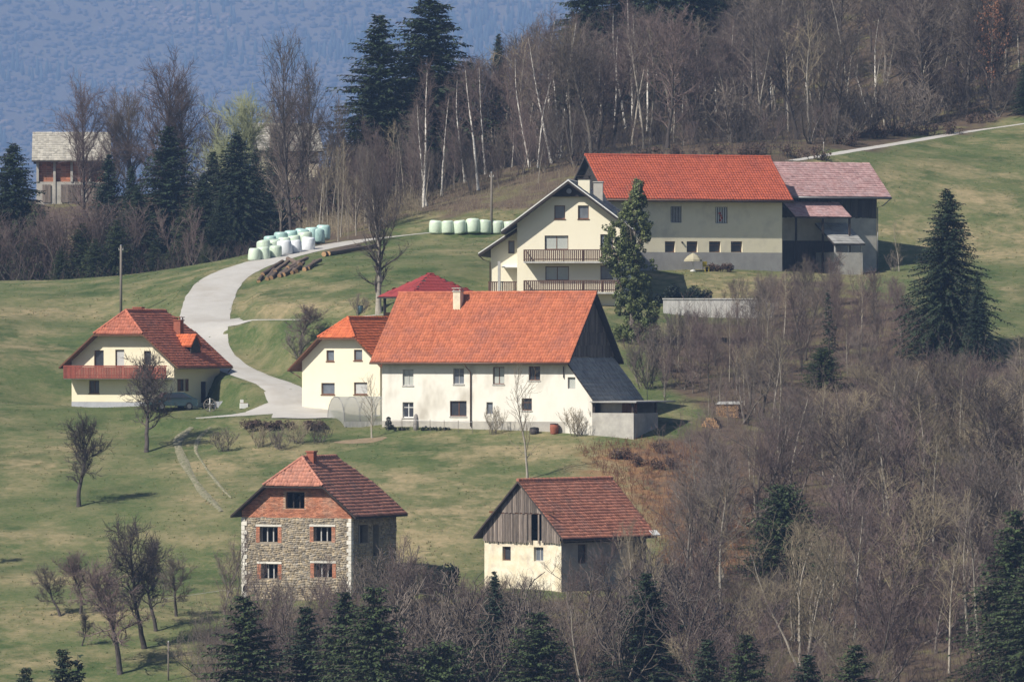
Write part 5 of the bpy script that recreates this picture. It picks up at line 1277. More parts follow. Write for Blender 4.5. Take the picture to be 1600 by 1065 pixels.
def tree(key, px, base, top, name, label, cat='tree', group=None, lean_px=None, sxy=1.0, rz=None):
    """base: pixel row of the foot, or a depth in metres when above 1200 (Y = base - 1000)"""
    if base > 1200: y = base - 1000; x = (px - CX) / F * y
    else: p = at(px, base); x, y = p.x, p.y
    H = top_h(px, x, y, top); lean = 0.0
    if lean_px is not None: lean = math.atan2((lean_px - px) / F * y, H)
    return place(key, x, y, H, name, label, cat, group, lean, sxy, rz)

# ------------------------------------------------------------------ conifers one can tell apart
G = 'needle_trees'
tree('spruce_b', 672, 1640, -22, 'spruce_tree', 'taller of two big dark spruces standing before the blue mountain', sxy=1.4)
tree('spruce_a', 594, 1634, 22, 'spruce_tree', 'shorter of two big dark spruces standing before the blue mountain', sxy=1.4)
tree('spruce_c', 782, 1690, 52, 'spruce_tree', 'small bluish spruce peeping over the bare wood behind the birches')
tree('spruce_b', 1480, 552, 293, 'spruce_tree', 'broad dark spruce standing alone on the slope below the forest road meadow', sxy=1.12)
tree('spruce_c', 1528, 575, 425, 'spruce_tree', 'smaller dark spruce at the foot of the broad lone spruce')
tree('bushy', 1224, 905, 757, 'yew_tree', 'bushy green evergreen in the middle of the bare thicket', sxy=1.0)
tree('bushy', 1287, 606, 543, 'yew_tree', 'low spreading evergreen on the slope below the concrete wall', 'tree', sxy=1.25)
tree('sparse', 1296, 548, 452, 'spruce_tree', 'thin sparse spruce on the slope right of the concrete wall')
for px, Y, top in ((918, 676, -100), (975, 682, -130), (1035, 674, -130), (1090, 678, -120), (1140, 684, -120)):
    tree('spruce_b' if px % 2 else 'spruce_a', px, 1000 + Y, top, 'spruce_tree', 'tall dark spruce at the top of the wood behind the bare trees', group='spruces at the top of the wood')
tree('spruce_a', 1606, 1645, 70, 'spruce_tree', 'dark spruce at the upper end of the forest road')
SPL = {22: 'broad dark spruce left of the far barn', -20: 'dark spruce behind the broad one left of the far barn', 262: 'broadest dark spruce beyond the meadow, below the broad bare trees', 372: 'pointed dark spruce below the pale willow', 425: 'slim dark spruce in front of the far cottage',
       168: 'bluish spruce in front of the right end of the far barn', 218: 'lower dark spruce left of the broadest one', 312: 'dark spruce between the broadest spruce and the one below the willow', 345: 'low dark spruce at the left foot of the willow spruce'}
for px, Y, top, k, sx in ((22, 626, 222, 'spruce_b', 1.1), (262, 641, 196, 'spruce_a', 1.25), (372, 634, 204, 'spruce_b', 1.05), (425, 652, 194, 'spruce_c', .8), (168, 648, 240, 'spruce_c', 1.1), (-20, 628, 250, 'spruce_a', 1.0),
                          (218, 622, 290, 'spruce_a', 1.1), (312, 626, 268, 'spruce_b', .9), (345, 620, 300, 'spruce_a', 1.0)):
    tree(k, px, 1000 + Y, top, 'spruce_tree', SPL[px], sxy=sx * 1.15)
for px, Y, top in ((128, 611, 348), (182, 609, 343), (95, 610, 385), (240, 610, 375), (322, 609, 378), (150, 608, 372)):
    tree('fir_b', px, 1000 + Y, top, 'young_spruce', {128: 'small dark spruce on the crest below the far barn corner', 182: 'tallest small spruce on the crest behind the utility pole', 95: 'lowest small spruce on the crest below the far barn', 240: 'small spruce on the crest below the broadest spruce', 322: 'small spruce on the crest beside the pinkish bush', 150: 'small spruce on the crest between two taller small spruces'}[px], sxy=1.15)
for px, Y, top, k, sx, lb in ((388, 421, 928, 'fir_a', 1.1, 'tallest green fir below the left corner of the stone house'), (482, 425, 946, 'fir_c', 1.0, 'slim green fir below the middle of the stone house'),
                              (540, 420, 922, 'fir_a', .85, 'left of two close green firs below the corner of the stone house'), (586, 417, 914, 'fir_b', .8, 'right of two close green firs below the corner of the stone house'),
                              (690, 417, 1004, 'bushy', .8, 'low bushy fir between the two old buildings'), (768, 426, 890, 'spruce_c', .7, 'thin bluish spruce in front of the old barn wall'),
                              (842, 421, 955, 'fir_b', 1.0, 'broad green fir in the thicket below the old barn'), (1012, 424, 893, 'spruce_a', 1.2, 'pointed dark spruce below the right corner of the old barn'),
                              (1110, 415, 996, 'fir_c', .9, 'slim fir top next to the pointed dark spruce'), (1165, 414, 988, 'fir_a', .9, 'full fir top in the thicket right of the pointed dark spruce'),
                              (1268, 412, 1020, 'fir_c', 1.0, 'small fir top below the pale clump of stems'), (1330, 412, 1004, 'fir_a', 1.0, 'dark fir top right of the pale clump of stems'),
                              (1585, 432, 796, 'fir_b', .8, 'tall dense fir at the lower edge of the bare wood'), (1625, 428, 860, 'fir_b', 1.0, 'dense fir behind the tall fir at the edge of the bare wood'),
                              (98, 411, 1012, 'fir_c', .8, 'taller thin fir top at the foot of the orchard'), (122, 412, 1020, 'sparse', .8, 'sparse fir top at the foot of the orchard'), (38, 410, 1040, 'fir_c', .8, 'short fir top at the foot of the orchard')):
    tree(k, px, 1000 + Y - (9 if px < 1500 and top > 900 else 0), top, 'fir_tree', lb, sxy=sx * 1.35)

# ------------------------------------------------------------------ deciduous trees one can tell apart
O_ = 'orchard_'
tree(O_ + 'a', 229, 706, 560, 'orchard_tree', 'gnarled bare fruit tree in front of the balcony house', sxy=.9)
tree(O_ + 'b', 123, 791, 662, 'orchard_tree', 'lone bare fruit tree on the meadow left of the wheel tracks', sxy=1.0)
tree(O_ + 'c', 94, 962, 884, 'orchard_tree', 'short crooked fruit tree leaning on the orchard slope', lean_px=80)
tree(O_ + 'd', 127, 958, 866, 'orchard_tree', 'upright fruit tree beside the short crooked one')
tree(O_ + 'd', 188, 1052, 890, 'orchard_tree', 'front fruit tree of the dense orchard group')
tree(O_ + 'a', 226, 1012, 822, 'orchard_tree', 'tallest bare fruit tree of the dense orchard group', sxy=.8)
tree(O_ + 'b', 244, 985, 850, 'orchard_tree', 'rear fruit tree of the dense orchard group', sxy=.8)
tree(O_ + 'c', 276, 962, 872, 'orchard_tree', 'wide low fruit tree at the right of the orchard group')
tree(O_ + 'b', 128, 1008, 960, 'orchard_tree', 'small stunted fruit tree between the orchard groups')
tree('young_a', 351, 968, 838, 'bare_tree', 'grey bare tree at the left wall of the stone house'); tree('young_c', 364, 945, 848, 'bare_tree', 'many-stemmed bare tree behind the one at the stone house wall')
tree(O_ + 'b', -8, 880, 826, 'orchard_tree', 'fruit tree at the upper end of the orchard')
tree(O_ + 'd', 470, 548, 480, 'bare_tree', 'wide bare tree on the lawn beside the cream annexe', sxy=1.3)
tree('lime', 592, 487, 296, 'lime_tree', 'big bare lime tree on the lawn left of the red pavilion', sxy=.95)
tree('slender', 581, 684, 590, 'bare_tree', 'small bare tree in front of the polytunnel', sxy=1.2)
tree('slender', 824, 748, 578, 'bare_tree', 'slender bare tree in front of the farmhouse facade')
tree('pollard', 1084, 900, 758, 'pollard_tree', 'pale lopped tree with raised stubby branches among the bracken', sxy=1.0); tree('pollard', 1131, 908, 776, 'pollard_tree', 'crooked lopped tree right of the pale lopped one')
tree('pale_clump', 1255, 1435, 838, 'pale_tree', 'pale many-stemmed clump in front of the thicket', sxy=1.2); tree('pale_clump', 1240, 1000, 850, 'pale_tree', 'pale upright clump behind the many-stemmed one', sxy=1.1)
tree('slender', 1290, 1437, 862, 'pale_tree', 'pale slender tree right of the many-stemmed clump', sxy=1.2)
tree('pale_clump', 985, 1444, 838, 'pale_tree', 'pale upright stems in front of the dark corner of the old barn', sxy=.8)
tree('dense_b', 131, 1664, 152, 'bare_tree', 'dark bare tree rising in front of the far barn roof', sxy=.9)
tree('dense_a', 205, 1668, 152, 'bare_tree', 'broad bare tree right of the far barn', sxy=1.0); tree('dense_b', 250, 1662, 118, 'bare_tree', 'tallest broad bare tree between far barn and willow', sxy=1.05); tree('dense_a', 288, 1666, 142, 'bare_tree', 'bare tree beside the tallest broad one, nearer the willow', sxy=.95)
for px, Y, top, k, lb in ((205, 633, 258, 'spruce_c', 'slim dark spruce standing close to the bluish one by the far barn'), (336, 644, 236, 'spruce_a', 'dark spruce just left of the pale willow'), (402, 642, 232, 'spruce_c', 'dark spruce just right of the pale willow'), (60, 620, 318, 'fir_b', 'low dark spruce in front of the far barn'), (290, 618, 318, 'fir_b', 'low dark spruce in front of the pinkish bush tree')):
    tree(k, px, 1000 + Y, top, 'spruce_tree', lb, sxy=1.05)
tree('dense_b', 172, 1670, 168, 'bare_tree', 'narrow bare tree between the far barn and the broad bare trees', sxy=.9); tree('dense_a', 325, 1662, 185, 'bare_tree', 'lower bare tree left of the pale willow', sxy=1.0)
tree('willow', 361, 1655, 134, 'willow_tree', 'round pale green willow in front of the mountain', sxy=.95)
tree('dark_a', 456, 1622, 78, 'bare_tree', 'tallest thin bare tree beside the far cottage', sxy=.8); tree('forest_b', 478, 1626, 118, 'bare_tree', 'second thin bare tree beside the far cottage', sxy=.8)
tree('dense_a', 436, 1640, 150, 'bare_tree', 'twiggy bare tree hiding the left end of the far cottage', sxy=.7); tree('dense_b', 470, 1632, 160, 'bare_tree', 'twiggy bare tree hiding the right end of the far cottage', sxy=.8); tree('forest_a', 505, 1625, 170, 'bare_tree', 'bare tree between the far cottage and the big spruces', sxy=1.0)
tree('young_b', 300, 1606, 345, 'bare_tree', 'pinkish bare bush tree on the meadow crest left of the bales', sxy=1.2); tree('young_c', 335, 1605, 375, 'bare_tree', 'low pinkish bush on the meadow crest left of the bales', sxy=1.3)
for px, top in ((18, 340), (52, 315), (85, 300), (-15, 330), (110, 290), (35, 325), (70, 300), (135, 300), (150, 295), (100, 310), (200, 300), (285, 300), (125, 285), (180, 290)): tree('young_b', px, 1612, top, 'bare_tree', 'purplish bare bush tree ' + ('below the broad spruce beside the far barn' if px < 40 else 'below the far barn' if px < 120 else 'below the bluish spruce' if px < 190 else 'below the broadest spruce'), group='bushes below the far barn', sxy=1.3)
tree('dark_a', 1420, 196, 40, 'bare_tree', 'dark forked bare tree at the edge of the wood above the forest road', sxy=1.1)
for px, py, top, k in ((352, 704, 672, 'a'), (405, 698, 668, 'b'), (440, 702, 672, 'a'), (468, 693, 660, 'b'), (494, 692, 662, 'a')):
    tree('shrub_' + k, px, py, top, 'bare_shrub', 'low bare shrub on the bank below the driveway', 'shrub', 'shrubs on the bank', sxy=1.5)
tree('shrub_b', 770, 678, 640, 'bare_shrub', 'tan bare shrub against the farmhouse wall left of the slender tree', 'shrub'); tree('shrub_b', 902, 681, 642, 'bare_shrub', 'tan bare shrub against the lean-to wall', 'shrub', sxy=1.3)
tree('shrub_a', 470, 556, 520, 'bare_shrub', 'grey bare shrub beside the wide lawn tree', 'shrub', sxy=1.5); tree('shrub_a', 562, 492, 462, 'bare_shrub', 'bare shrub at the foot of the big lime tree', 'shrub', sxy=1.2)
tree('shrub_a', 1395, 424, 395, 'bare_shrub', 'bare shrub beside the pink-roofed shed', 'shrub'); tree('slender', 1405, 424, 350, 'bare_tree', 'thin bare tree on the meadow right of the pink-roofed shed')

for px, py, top, k, lb in ((398, 955, 868, 'young_b', 'tangled twin-stemmed sapling at the left corner of the stone house'), (440, 962, 905, 'shrub_a', 'tangled shrub below the lower left window of the stone house'), (498, 962, 872, 'young_a', 'single sapling before the lower right window of the stone house'), (530, 960, 900, 'shrub_a', 'tangled shrub at the right corner of the stone house'), (575, 952, 850, 'young_c', 'three-stemmed sapling before the shaded wall of the stone house'), (608, 948, 840, 'young_a', 'tall sapling at the far end of the shaded stone wall'), (640, 945, 862, 'young_b', 'twin-stemmed sapling just beyond the stone house'), (780, 955, 905, 'shrub_b', 'tan shrub in front of the old barn plaster')):
    tree(k, px, py, top, 'sapling', lb, sxy=1.0)
# birches: foot, top and lean as they stand
for k, (bx, by, tx, ty) in enumerate([(727, 285, 700, 118), (747, 297, 730, 100), (759, 272, 747, 100), (762, 270, 758, 104), (661, 324, 672, 104), (666, 322, 650, 158), (828, 261, 789, 82), (800, 261, 806, 174), (862, 255, 822, 50), (860, 246, 849, 22), (873, 243, 864, 48), (876, 247, 899, 28),
                                      (978, 200, 942, 14), (989, 190, 984, -4), (1002, 190, 987, 18), (1012, 205, 1008, 34), (1025, 192, 1029, 48), (1142, 184, 1144, 34), (1176, 176, 1170, 34), (1204, 172, 1206, 14), (1358, 180, 1322, 66), (1369, 172, 1362, 22), (1095, 185, 1090, 58), (690, 306, 700, 150), (840, 262, 850, 120), (1052, 190, 1048, 50), (1066, 196, 1072, 70), (1120, 186, 1112, 60), (1160, 182, 1166, 40), (1190, 188, 1182, 80), (1228, 186, 1236, 50), (1262, 184, 1256, 60), (1300, 186, 1310, 80), (940, 210, 930, 60), (960, 208, 968, 50)]):
    ln_ = (tx - bx) / (by - ty); how = 'strongly leaning' if abs(ln_) > .18 else 'slightly leaning' if abs(ln_) > .06 else 'upright'; sz = 'tall' if by - ty > 185 else 'short' if by - ty < 150 else 'middle-sized'
    wh = 'beside the utility pole above the bales' if 715 < bx < 770 else 'below the big spruces' if bx < 715 else 'in the group above the white gabled house' if bx < 900 else 'in the wood above the left of the red barn roof' if bx < 1060 else 'in the wood above the right of the red barn roof' if bx < 1250 else 'beside the forked dark tree above the forest road'
    tree('birch_' + 'abc'[k % 3], bx, by, ty, 'birch_tree', f'{sz} {how} white birch {wh}', group='white birches of the upper wood', lean_px=tx, sxy=.9)

# ------------------------------------------------------------------ the woods, tree by tree
TWIG = {'a': 'grey', 'b': 'grey', 'c': 'purplish', 'd': 'tan'}
LOOK = dict(forest_a='grey bare', forest_b='grey-brown bare', forest_c='purplish bare', forest_d='tan-twigged bare', forest_e='pale-stemmed tan bare', forest_f='pale-stemmed grey bare', young_a='young single-stemmed', young_b='young twin-stemmed', young_c='young three-stemmed',
            dark_a='dark-twigged bare', dark_b='grey-twigged bare', dark_c='purple-twigged bare', shrub_a='bushy bare', slender='pale slender bare')
CLEAR = [(1150, 1300, 469, 900), (1395, 1565, 530, 560), (1245, 1330, 519, 602), (1095, 1160, 498, 672), (1515, 1660, 425, 1100), (940, 1080, 423, 1100), (1205, 1320, 434, 1010), (1030, 1130, 544, 490), (700, 860, 604, 262)]
def fill(n, pxr, Yr, kinds, Hr, ok, top_min, name, where, group, seed, sxy=(.9, 1.3), marks=()):
    """marks: (pixel x, depth, phrase); a tree is described by its look, its size and the mark it stands closest to"""
    r = random.Random(seed); c = 0; tries = 0; used = []
    while c < n and tries < n * 30:
        tries += 1; Y = r.uniform(*Yr); px = r.uniform(*pxr); x = (px - CX) / F * Y; z = gz(x, Y); py = CY - F * z / Y
        if not ok(px, py): continue
        if any((x - a) ** 2 + (Y - b) ** 2 < 1.6 for a, b in used): continue
        H = r.uniform(*Hr); H = min(H, (CY - top_min(px)) / F * Y - z)
        for c0, c1, cy_, ct in CLEAR:           # keep the things the photograph shows in view
            if c0 - 22 < px < c1 + 22 and Y < cy_: H = min(H, (CY - ct) / F * Y - z)
        if H < Hr[0] * .4: continue
        q = (H - Hr[0]) / (Hr[1] - Hr[0]); size = 'tall' if q > .6 else 'short' if q < .2 else 'middling'
        ph = min(marks, key=lambda m: ((m[0] - CX) / F * m[1] - x) ** 2 + (m[1] - Y) ** 2)[2] if marks else where
        key = kinds[r.randrange(len(kinds))]
        used.append((x, Y)); place(key, x, Y, H, name, f'{size} {LOOK[key]} tree {ph}', 'tree', group, sxy=r.uniform(*sxy)); c += 1
    return c
lim = lambda xs, ys: (lambda px: float(np.interp(px, xs, ys)))
bk = lim([540, 650, 760, 860, 900, 1225, 1300, 1400, 1500, 1600, 1700], [335, 300, 268, 252, 250, 236, 218, 204, 188, 168, 157])
sk = lim([520, 560, 640, 750, 800, 850, 900, 1140, 1230], [215, 190, 150, 95, 72, 40, 28, 30, -40])
fill(190, (600, 1680), (622, 706), ['dark_a', 'dark_b', 'dark_c', 'forest_a', 'forest_e', 'forest_c', 'forest_f', 'forest_f'], (8, 13), lambda px, py: py < bk(px), sk, 'bare_tree', '', 'bare trees in the upper wood', 11, (1.2, 1.7),
     [(700, 635, 'in the wood behind the row of bales'), (840, 650, 'in the wood above the white gabled house'), (960, 665, 'above the left half of the red barn'), (1150, 675, 'above the right half of the red barn'), (1290, 665, 'in the wood above the pink-roofed shed'), (1400, 665, 'in the wood above the forked dark tree'), (1550, 665, 'in the wood beside the copper beech'), (1060, 700, 'among the tall spruces topping the wood'), (1450, 695, 'deep in the wood above the forest road')])
fill(64, (480, 660), (592, 640), ['young_a', 'young_b', 'forest_e', 'forest_f', 'forest_a'], (5, 9.5), lambda px, py: py < 380 and py < 395 - (px - 480) * .3, lim([480, 560, 640], [235, 205, 180]), 'sapling', '', 'thicket behind the bales', 12, (.65, 1.0),
     [(500, 600, 'in the thicket behind the heap of bales'), (590, 630, 'below the two big spruces'), (620, 600, 'in the thicket above the lane')])
fill(46, (640, 900), (612, 640), ['young_a', 'young_b', 'young_c', 'forest_f', 'dark_a'], (3.5, 7.5), lambda px, py: py < 326 and py < bk(px) + 44, lim([640, 900], [180, 150]), 'sapling', '', 'young trees among the birches', 13, (.8, 1.2),
     [(680, 615, 'among the birches above the row of bales'), (830, 632, 'among the birches above the white gabled house')])
fill(46, (880, 1660), (618, 668), ['young_a', 'young_b', 'young_c', 'shrub_a'], (2.5, 5.5), lambda px, py: bk(px) - 26 < py < bk(px) + 10, sk, 'sapling', '', 'saplings along the lower edge of the upper wood', 18, (1.0, 1.6),
     [(960, 640, 'edging the wood behind the red barn'), (1150, 645, 'edging the wood behind the shed end of the barn'), (1290, 640, 'edging the wood above the pink-roofed shed'), (1420, 650, 'edging the wood below the forked dark tree'), (1560, 652, 'edging the wood below the copper beech')])
rt = lim([1040, 1150, 1230, 1260, 1300, 1350, 1420, 1500, 1550, 1650], [470, 440, 425, 400, 395, 415, 445, 470, 520, 530])
inw = lambda px, py: bool(inpoly(np.array(px), np.array(py), WOOD_RIGHT))
fill(78, (1045, 1430), (508, 556), ['young_a', 'young_b', 'forest_e', 'forest_a', 'forest_c'], (3.5, 6.5), lambda px, py: (inw(px, py) or (1130 < px < 1330 and 430 < py < 520)), rt, 'bare_wood_tree', '', 'bare trees on the bank below the barn', 14, (.9, 1.3),  # plain bare trees of no known species
     [(1120, 548, 'around the concrete retaining wall'), (1290, 530, 'around the low spreading evergreen'), (1240, 552, 'on the bank below the pink-roofed shed'), (1080, 515, 'on the bank behind the firewood'), (1400, 530, 'on the bank below the lone spruce')])
fill(170, (1070, 1680), (434, 522), ['forest_a', 'forest_b', 'forest_c', 'forest_d', 'forest_e', 'forest_e', 'forest_f', 'young_a', 'young_b', 'young_c'], (6, 11), inw, lim([1040, 1090, 1150, 1250, 1380, 1420, 1550, 1600, 1650], [690, 620, 540, 520, 520, 550, 550, 520, 520]), 'bare_wood_tree', '', 'bare trees in the lower wood', 15, (1.2, 1.7),  # bare trees again, species unknown
     [(1140, 500, 'in the wood around the firewood stacks'), (1224, 468, 'in the wood around the bushy evergreen'), (1250, 440, 'in the wood around the pale many-stemmed clump'), (1480, 515, 'in the wood below the broad lone spruce'), (1578, 440, 'in the wood behind the tall dense fir'), (1290, 515, 'in the wood below the low spreading evergreen'), (1400, 480, 'in the heart of the lower wood'), (1130, 460, 'in the wood beside the lopped trees')])
fill(24, (992, 1085), (506, 542), ['young_a', 'young_b', 'young_c', 'forest_e', 'shrub_a'], (2.5, 5), lambda px, py: 508 < py < 640, lim([985, 1085], [505, 480]), 'sapling', '', 'saplings behind the farmhouse lean-to', 19, (.9, 1.3),
     [(1010, 525, 'between the ivy tree and the farmhouse lean-to'), (1060, 512, 'behind the farmhouse lean-to beside the firewood'), (1060, 538, 'just below the concrete retaining wall')])
fr_t = lim([330, 400, 550, 620, 740, 800, 880, 1010, 1060, 1200], [985, 925, 915, 868, 880, 905, 850, 842, 868, 850])
fill(80, (330, 1120), (423, 446), ['young_a', 'young_b', 'young_c', 'shrub_a', 'slender'], (3.5, 8), lambda px, py: px > 560 or py > 965, fr_t, 'sapling', '', 'saplings below the old buildings', 16, (1.1, 1.6),
     [(420, 425, 'beside the tall fir below the stone house'), (560, 425, 'beside the pair of firs below the stone house'), (690, 435, 'in the gap between the two old buildings'), (770, 430, 'beside the thin bluish spruce'), (860, 438, 'in front of the old barn'), (1010, 430, 'beside the pointed dark spruce'), (960, 440, 'in front of the dark side of the old barn')])
fill(34, (1000, 1660), (407, 430), ['young_a', 'young_b', 'forest_d'], (5, 9), lambda px, py: True, lim([1000, 1660], [905, 880]), 'bare_wood_tree', '', 'bare trees at the foot of the lower wood', 17, (1.1, 1.6),  # unidentified bare trees along the foot
     [(1060, 418, 'between the pointed dark spruce and the slim fir'), (1220, 418, 'between the full fir and the small fir'), (1400, 418, 'at the foot of the lower wood beyond the dark fir'), (1560, 418, 'at the foot of the tall dense fir')])
# copper-leaved tree
t, c = grow(99, 11, .2, nb=26, zmin=.2, ang=55, blen=.22, n2=2, n3=1.5); r = np.random.RandomState(5)
tv, tq = tubes_np(t, 8); cv, cq = tubes_np(c, 3)
ends = np.array([s[3:6] for s in c])[::3]; lv, lq, lt_ = leaf_cloud(ends, 5, .3, .11, 3)
me_l = np_mesh('leaves', lv, lq, mats=['leaf_copper'], tint=lt_)
VAR['copper'] = (11, [('trunk', np_mesh('trunk', tv, tq, mats=['bark_grey'], smooth=True)), ('crown', np_mesh('crown', cv, cq, mats=['twig_purple'])), ('leaves', me_l)])
tree('copper', 1548, 172, -10, 'beech_tree', 'reddish beech keeping its dry copper leaves above the forest road', sxy=.8)
tree('copper', 1572, 1668, -60, 'beech_tree', 'taller copper-leaved beech behind the reddish one', sxy=.8)

# ------------------------------------------------------------------ ivy-clad tree in front of the white house
y = 528.0; x = (988 - CX) / F * y; H = top_h(988, x, y, 278)
root = empty('ivy_tree', (x, y, gz(x, y) - .1), 0, 'tall ivy-clad tree standing before the tall white gabled house', 'tree')
t, c = grow(42, H, .28, nb=22, zmin=.25, ang=45, blen=.16, n2=1.6, n3=1.6, twig=.012)
tv, tq = tubes_np(t, 8); cv, cq = tubes_np(c, 3); link('trunk', np_mesh('trunk', tv, tq, mats=['bark_grey'], smooth=True), root); link('crown', np_mesh('crown', cv, cq, mats=['twig_tan']), root)
r = np.random.RandomState(8); cen = []
for k in range(560):
    q = r.rand(); z = q * H * .98 + .1; rad = H * np.interp(q, [0, .12, .3, .5, .68, .8, .92, 1], [.11, .11, .135, .155, .145, .09, .04, .02]); a = r.rand() * 6.28; rr_ = rad * math.sqrt(r.rand()); rr_ *= 1 + .2 * math.sin(a * 2 + z * .9) + .12 * math.sin(z * 2.3); cen.append((rr_ * math.cos(a) + .5 * math.sin(z * .6), rr_ * math.sin(a), z, r.uniform(.16, .42) * (1 if q < .75 else .8)))
lv, lq, lt_ = leaf_cloud(cen, 55, .5, .10, 9); link('ivy', np_mesh('ivy', lv, lq, mats=['ivy_leaf'], tint=lt_), root)

# hedges and evergreen shrubs
def leafy(name, px, py, cells, m, label, cat, n=120, size=.10, stems='bark_dark'):
    p = at(px, py) if py < 1200 else Vector(((px - CX) / F * (py - 1000), py - 1000, gz((px - CX) / F * (py - 1000), py - 1000)))
    root = empty(name, p, 0, label, cat); lv, lq, lt_ = leaf_cloud(cells, n, .5, size, len(cells) + int(px)); link('foliage', np_mesh('foliage', lv, lq, mats=[m], tint=lt_), root)
    segs = []
    for cxx, cyy, czz, rr in cells: segs.append((cxx * .8, cyy * .8, -.1, cxx, cyy, czz, .03, .012))
    v, q = tubes_np(segs, 4); tag(link('stems', np_mesh('stems', v, q, mats=[stems]), root), kind='stuff'); return root
r = random.Random(3)
cells = [(r.uniform(-2.3, 2.1), r.uniform(-.6, .8), r.uniform(.2, 1.5) - .2 * abs(k % 5), r.uniform(.4, .65)) for k in range(40)]
leafy('evergreen_hedge', 1070, 1000 + 549, [(a, b, max(.3, c) + (.1 if a < 0 else -.1), d) for a, b, c, d in cells], 'evergreen_leaf', 'dark evergreen hedge above the concrete retaining wall', 'hedge', 160)
cells = [(r.uniform(-3.3, 3.3), r.uniform(-.5, .5), r.uniform(.1, .45), r.uniform(.2, .38)) for k in range(46)]
leafy('brown_hedge', 445, 669, cells, 'hedge_brown', 'low brown hedge along the bank below the driveway', 'hedge', 110, .07)
leafy('brown_hedge', 1122, 424, [(r.uniform(-1.4, 1.4), r.uniform(-.3, .3), r.uniform(.2, .55), r.uniform(.2, .35)) for k in range(18)], 'hedge_brown', 'low brown hedge in front of the barn beside the parasol', 'hedge', 90, .07)
leafy('conical_shrub', 607, 671, [(0, 0, .25, .35), (0, 0, .55, .28), (0, 0, .85, .18), (.25, 0, .2, .25)], 'evergreen_leaf', 'dark conical shrub at the corner of the farmhouse', 'shrub', 200, .06)
for px in (628, 668, 692): leafy('border_plant', px, 672, [(r.uniform(-.12, .12) + .22 * (j_ - 2), 0, .12, .16) for j_ in range(5)], 'evergreen_leaf', 'low dark border plant at the foot of the farmhouse wall', 'plant', 90, .05)['group'] = 'border plants along the farmhouse'
cells = [(r.uniform(-1.4, 1.6), r.uniform(-.6, .6), r.uniform(.3, 2.3), r.uniform(.3, .6)) for k in range(22)]
leafy('evergreen_shrub', 690, 1000 + 450, cells, 'evergreen_leaf', 'dark ivy shrub between the stone house and the old barn', 'shrub', 110, .1)
leafy('juniper', 110, 893, [(r.uniform(-.6, .6), r.uniform(-.3, .3), .25, .28) for _ in range(8)], 'needle_green', 'low green juniper patch on the orchard slope', 'shrub', 120, .07)
for k in range(9):
    px = r.uniform(960, 1115); py = r.uniform(700, 735); leafy('dark_bush', px, py, [(r.uniform(-.5, .5), r.uniform(-.3, .3), r.uniform(.2, .7), r.uniform(.25, .4)) for _ in range(7)], 'hedge_brown', 'dark brown bush on the bank right of the farmhouse lean-to', 'bush', 60, .07)['group'] = 'dark bushes on the bank'
for k in range(16):
    px = 905 + k * 42 + r.uniform(-12, 12); py = bk(px) + r.uniform(6, 26) if px > 1225 or px < 880 else 0
    if not py: py = 258 - (px - 880) * .05
    leafy('bramble_bush', px, py, [(r.uniform(-1.2, 1.2), r.uniform(-.5, .5), r.uniform(.2, 1.0), r.uniform(.3, .55)) for _ in range(9)], 'hedge_brown', 'dark bramble bush ' + ('behind the chimneys of the white gabled house' if px < 960 else 'behind the left part of the red barn roof' if px < 1090 else 'behind the right part of the red barn roof' if px < 1225 else 'beside the marker post at the forest road' if px < 1330 else 'on the bank below the forked dark tree' if px < 1470 else 'on the bank below the copper beech'), 'bush', 60, .09)['group'] = 'brambles along the upper wood'

# ------------------------------------------------------------------ undergrowth: countless stems, one mass per wood
def brush(name, n, pxr, Yr, ok, Hr, m, label, seed, r0=.016, side=5):
    r = np.random.RandomState(seed); S = []; c = 0; tries = 0
    while c < n and tries < n * 12:
        tries += 1; Y = r.uniform(*Yr); px = r.uniform(*pxr); x = (px - CX) / F * Y; z = gz(x, Y)
        if not ok(px, CY - F * z / Y): continue
        h = r.uniform(*Hr); p = np.array([x, Y, z - .1]); d = np.array([r.normal(0, .22), r.normal(0, .22), 1.]); pts = [p]
        for k in range(3): d = d + r.normal(0, .16, 3); d /= np.linalg.norm(d); p = p + d * h / 3; pts.append(p)
        for k in range(3): S.append((*pts[k], *pts[k + 1], r0 * (1 - .25 * k), r0 * (1 - .25 * (k + 1))))
        for k in range(side):
            f = r.uniform(.3, 2.9); i = int(f); q = pts[i] + (pts[i + 1] - pts[i]) * (f - i); e = q + (np.array([r.normal(0, .5), r.normal(0, .5), .75]) * h * r.uniform(.12, .3)); S.append((*q, *e, r0 * .55, r0 * .35))
        c += 1
    v, q = tubes_np(S, 3); o = link(name, np_mesh(name, v, q, mats=[m])); tag(o, label, kind='stuff')
brush('undergrowth', 5200, (1030, 1700), (425, 545), inw, (1.0, 3.8), 'twig_purple', 'brown undergrowth covering the floor of the lower wood', 1)
brush('undergrowth', 3600, (300, 1120), (420, 447), lambda px, py: px > 600 or py > 975, (.8, 3.0), 'twig_grey', 'grey undergrowth below the two old buildings', 2)
brush('undergrowth', 6600, (560, 1700), (604, 700), lambda px, py: py < bk(px) + (20 if px < 1240 else 8), (1.0, 4.0), 'twig_dark', 'dark undergrowth on the floor of the upper wood', 3, .018, 6)
brush('undergrowth', 1500, (470, 660), (588, 640), lambda px, py: py < 384 - (px - 480) * .25, (.8, 2.6), 'twig_tan', 'tan undergrowth behind the heap of bales', 4)
brush('undergrowth', 1200, (-60, 480), (604, 640), lambda px, py: True, (.8, 2.2), 'twig_purple', 'purplish undergrowth in the dip beyond the meadow', 5)
brush('undergrowth', 1600, (640, 900), (596, 640), lambda px, py: bk(px) + 10 < py < 338, (.3, 1.2), 'twig_tan', 'low dry brush on the brown bank above the row of bales', 7, .012, 4)
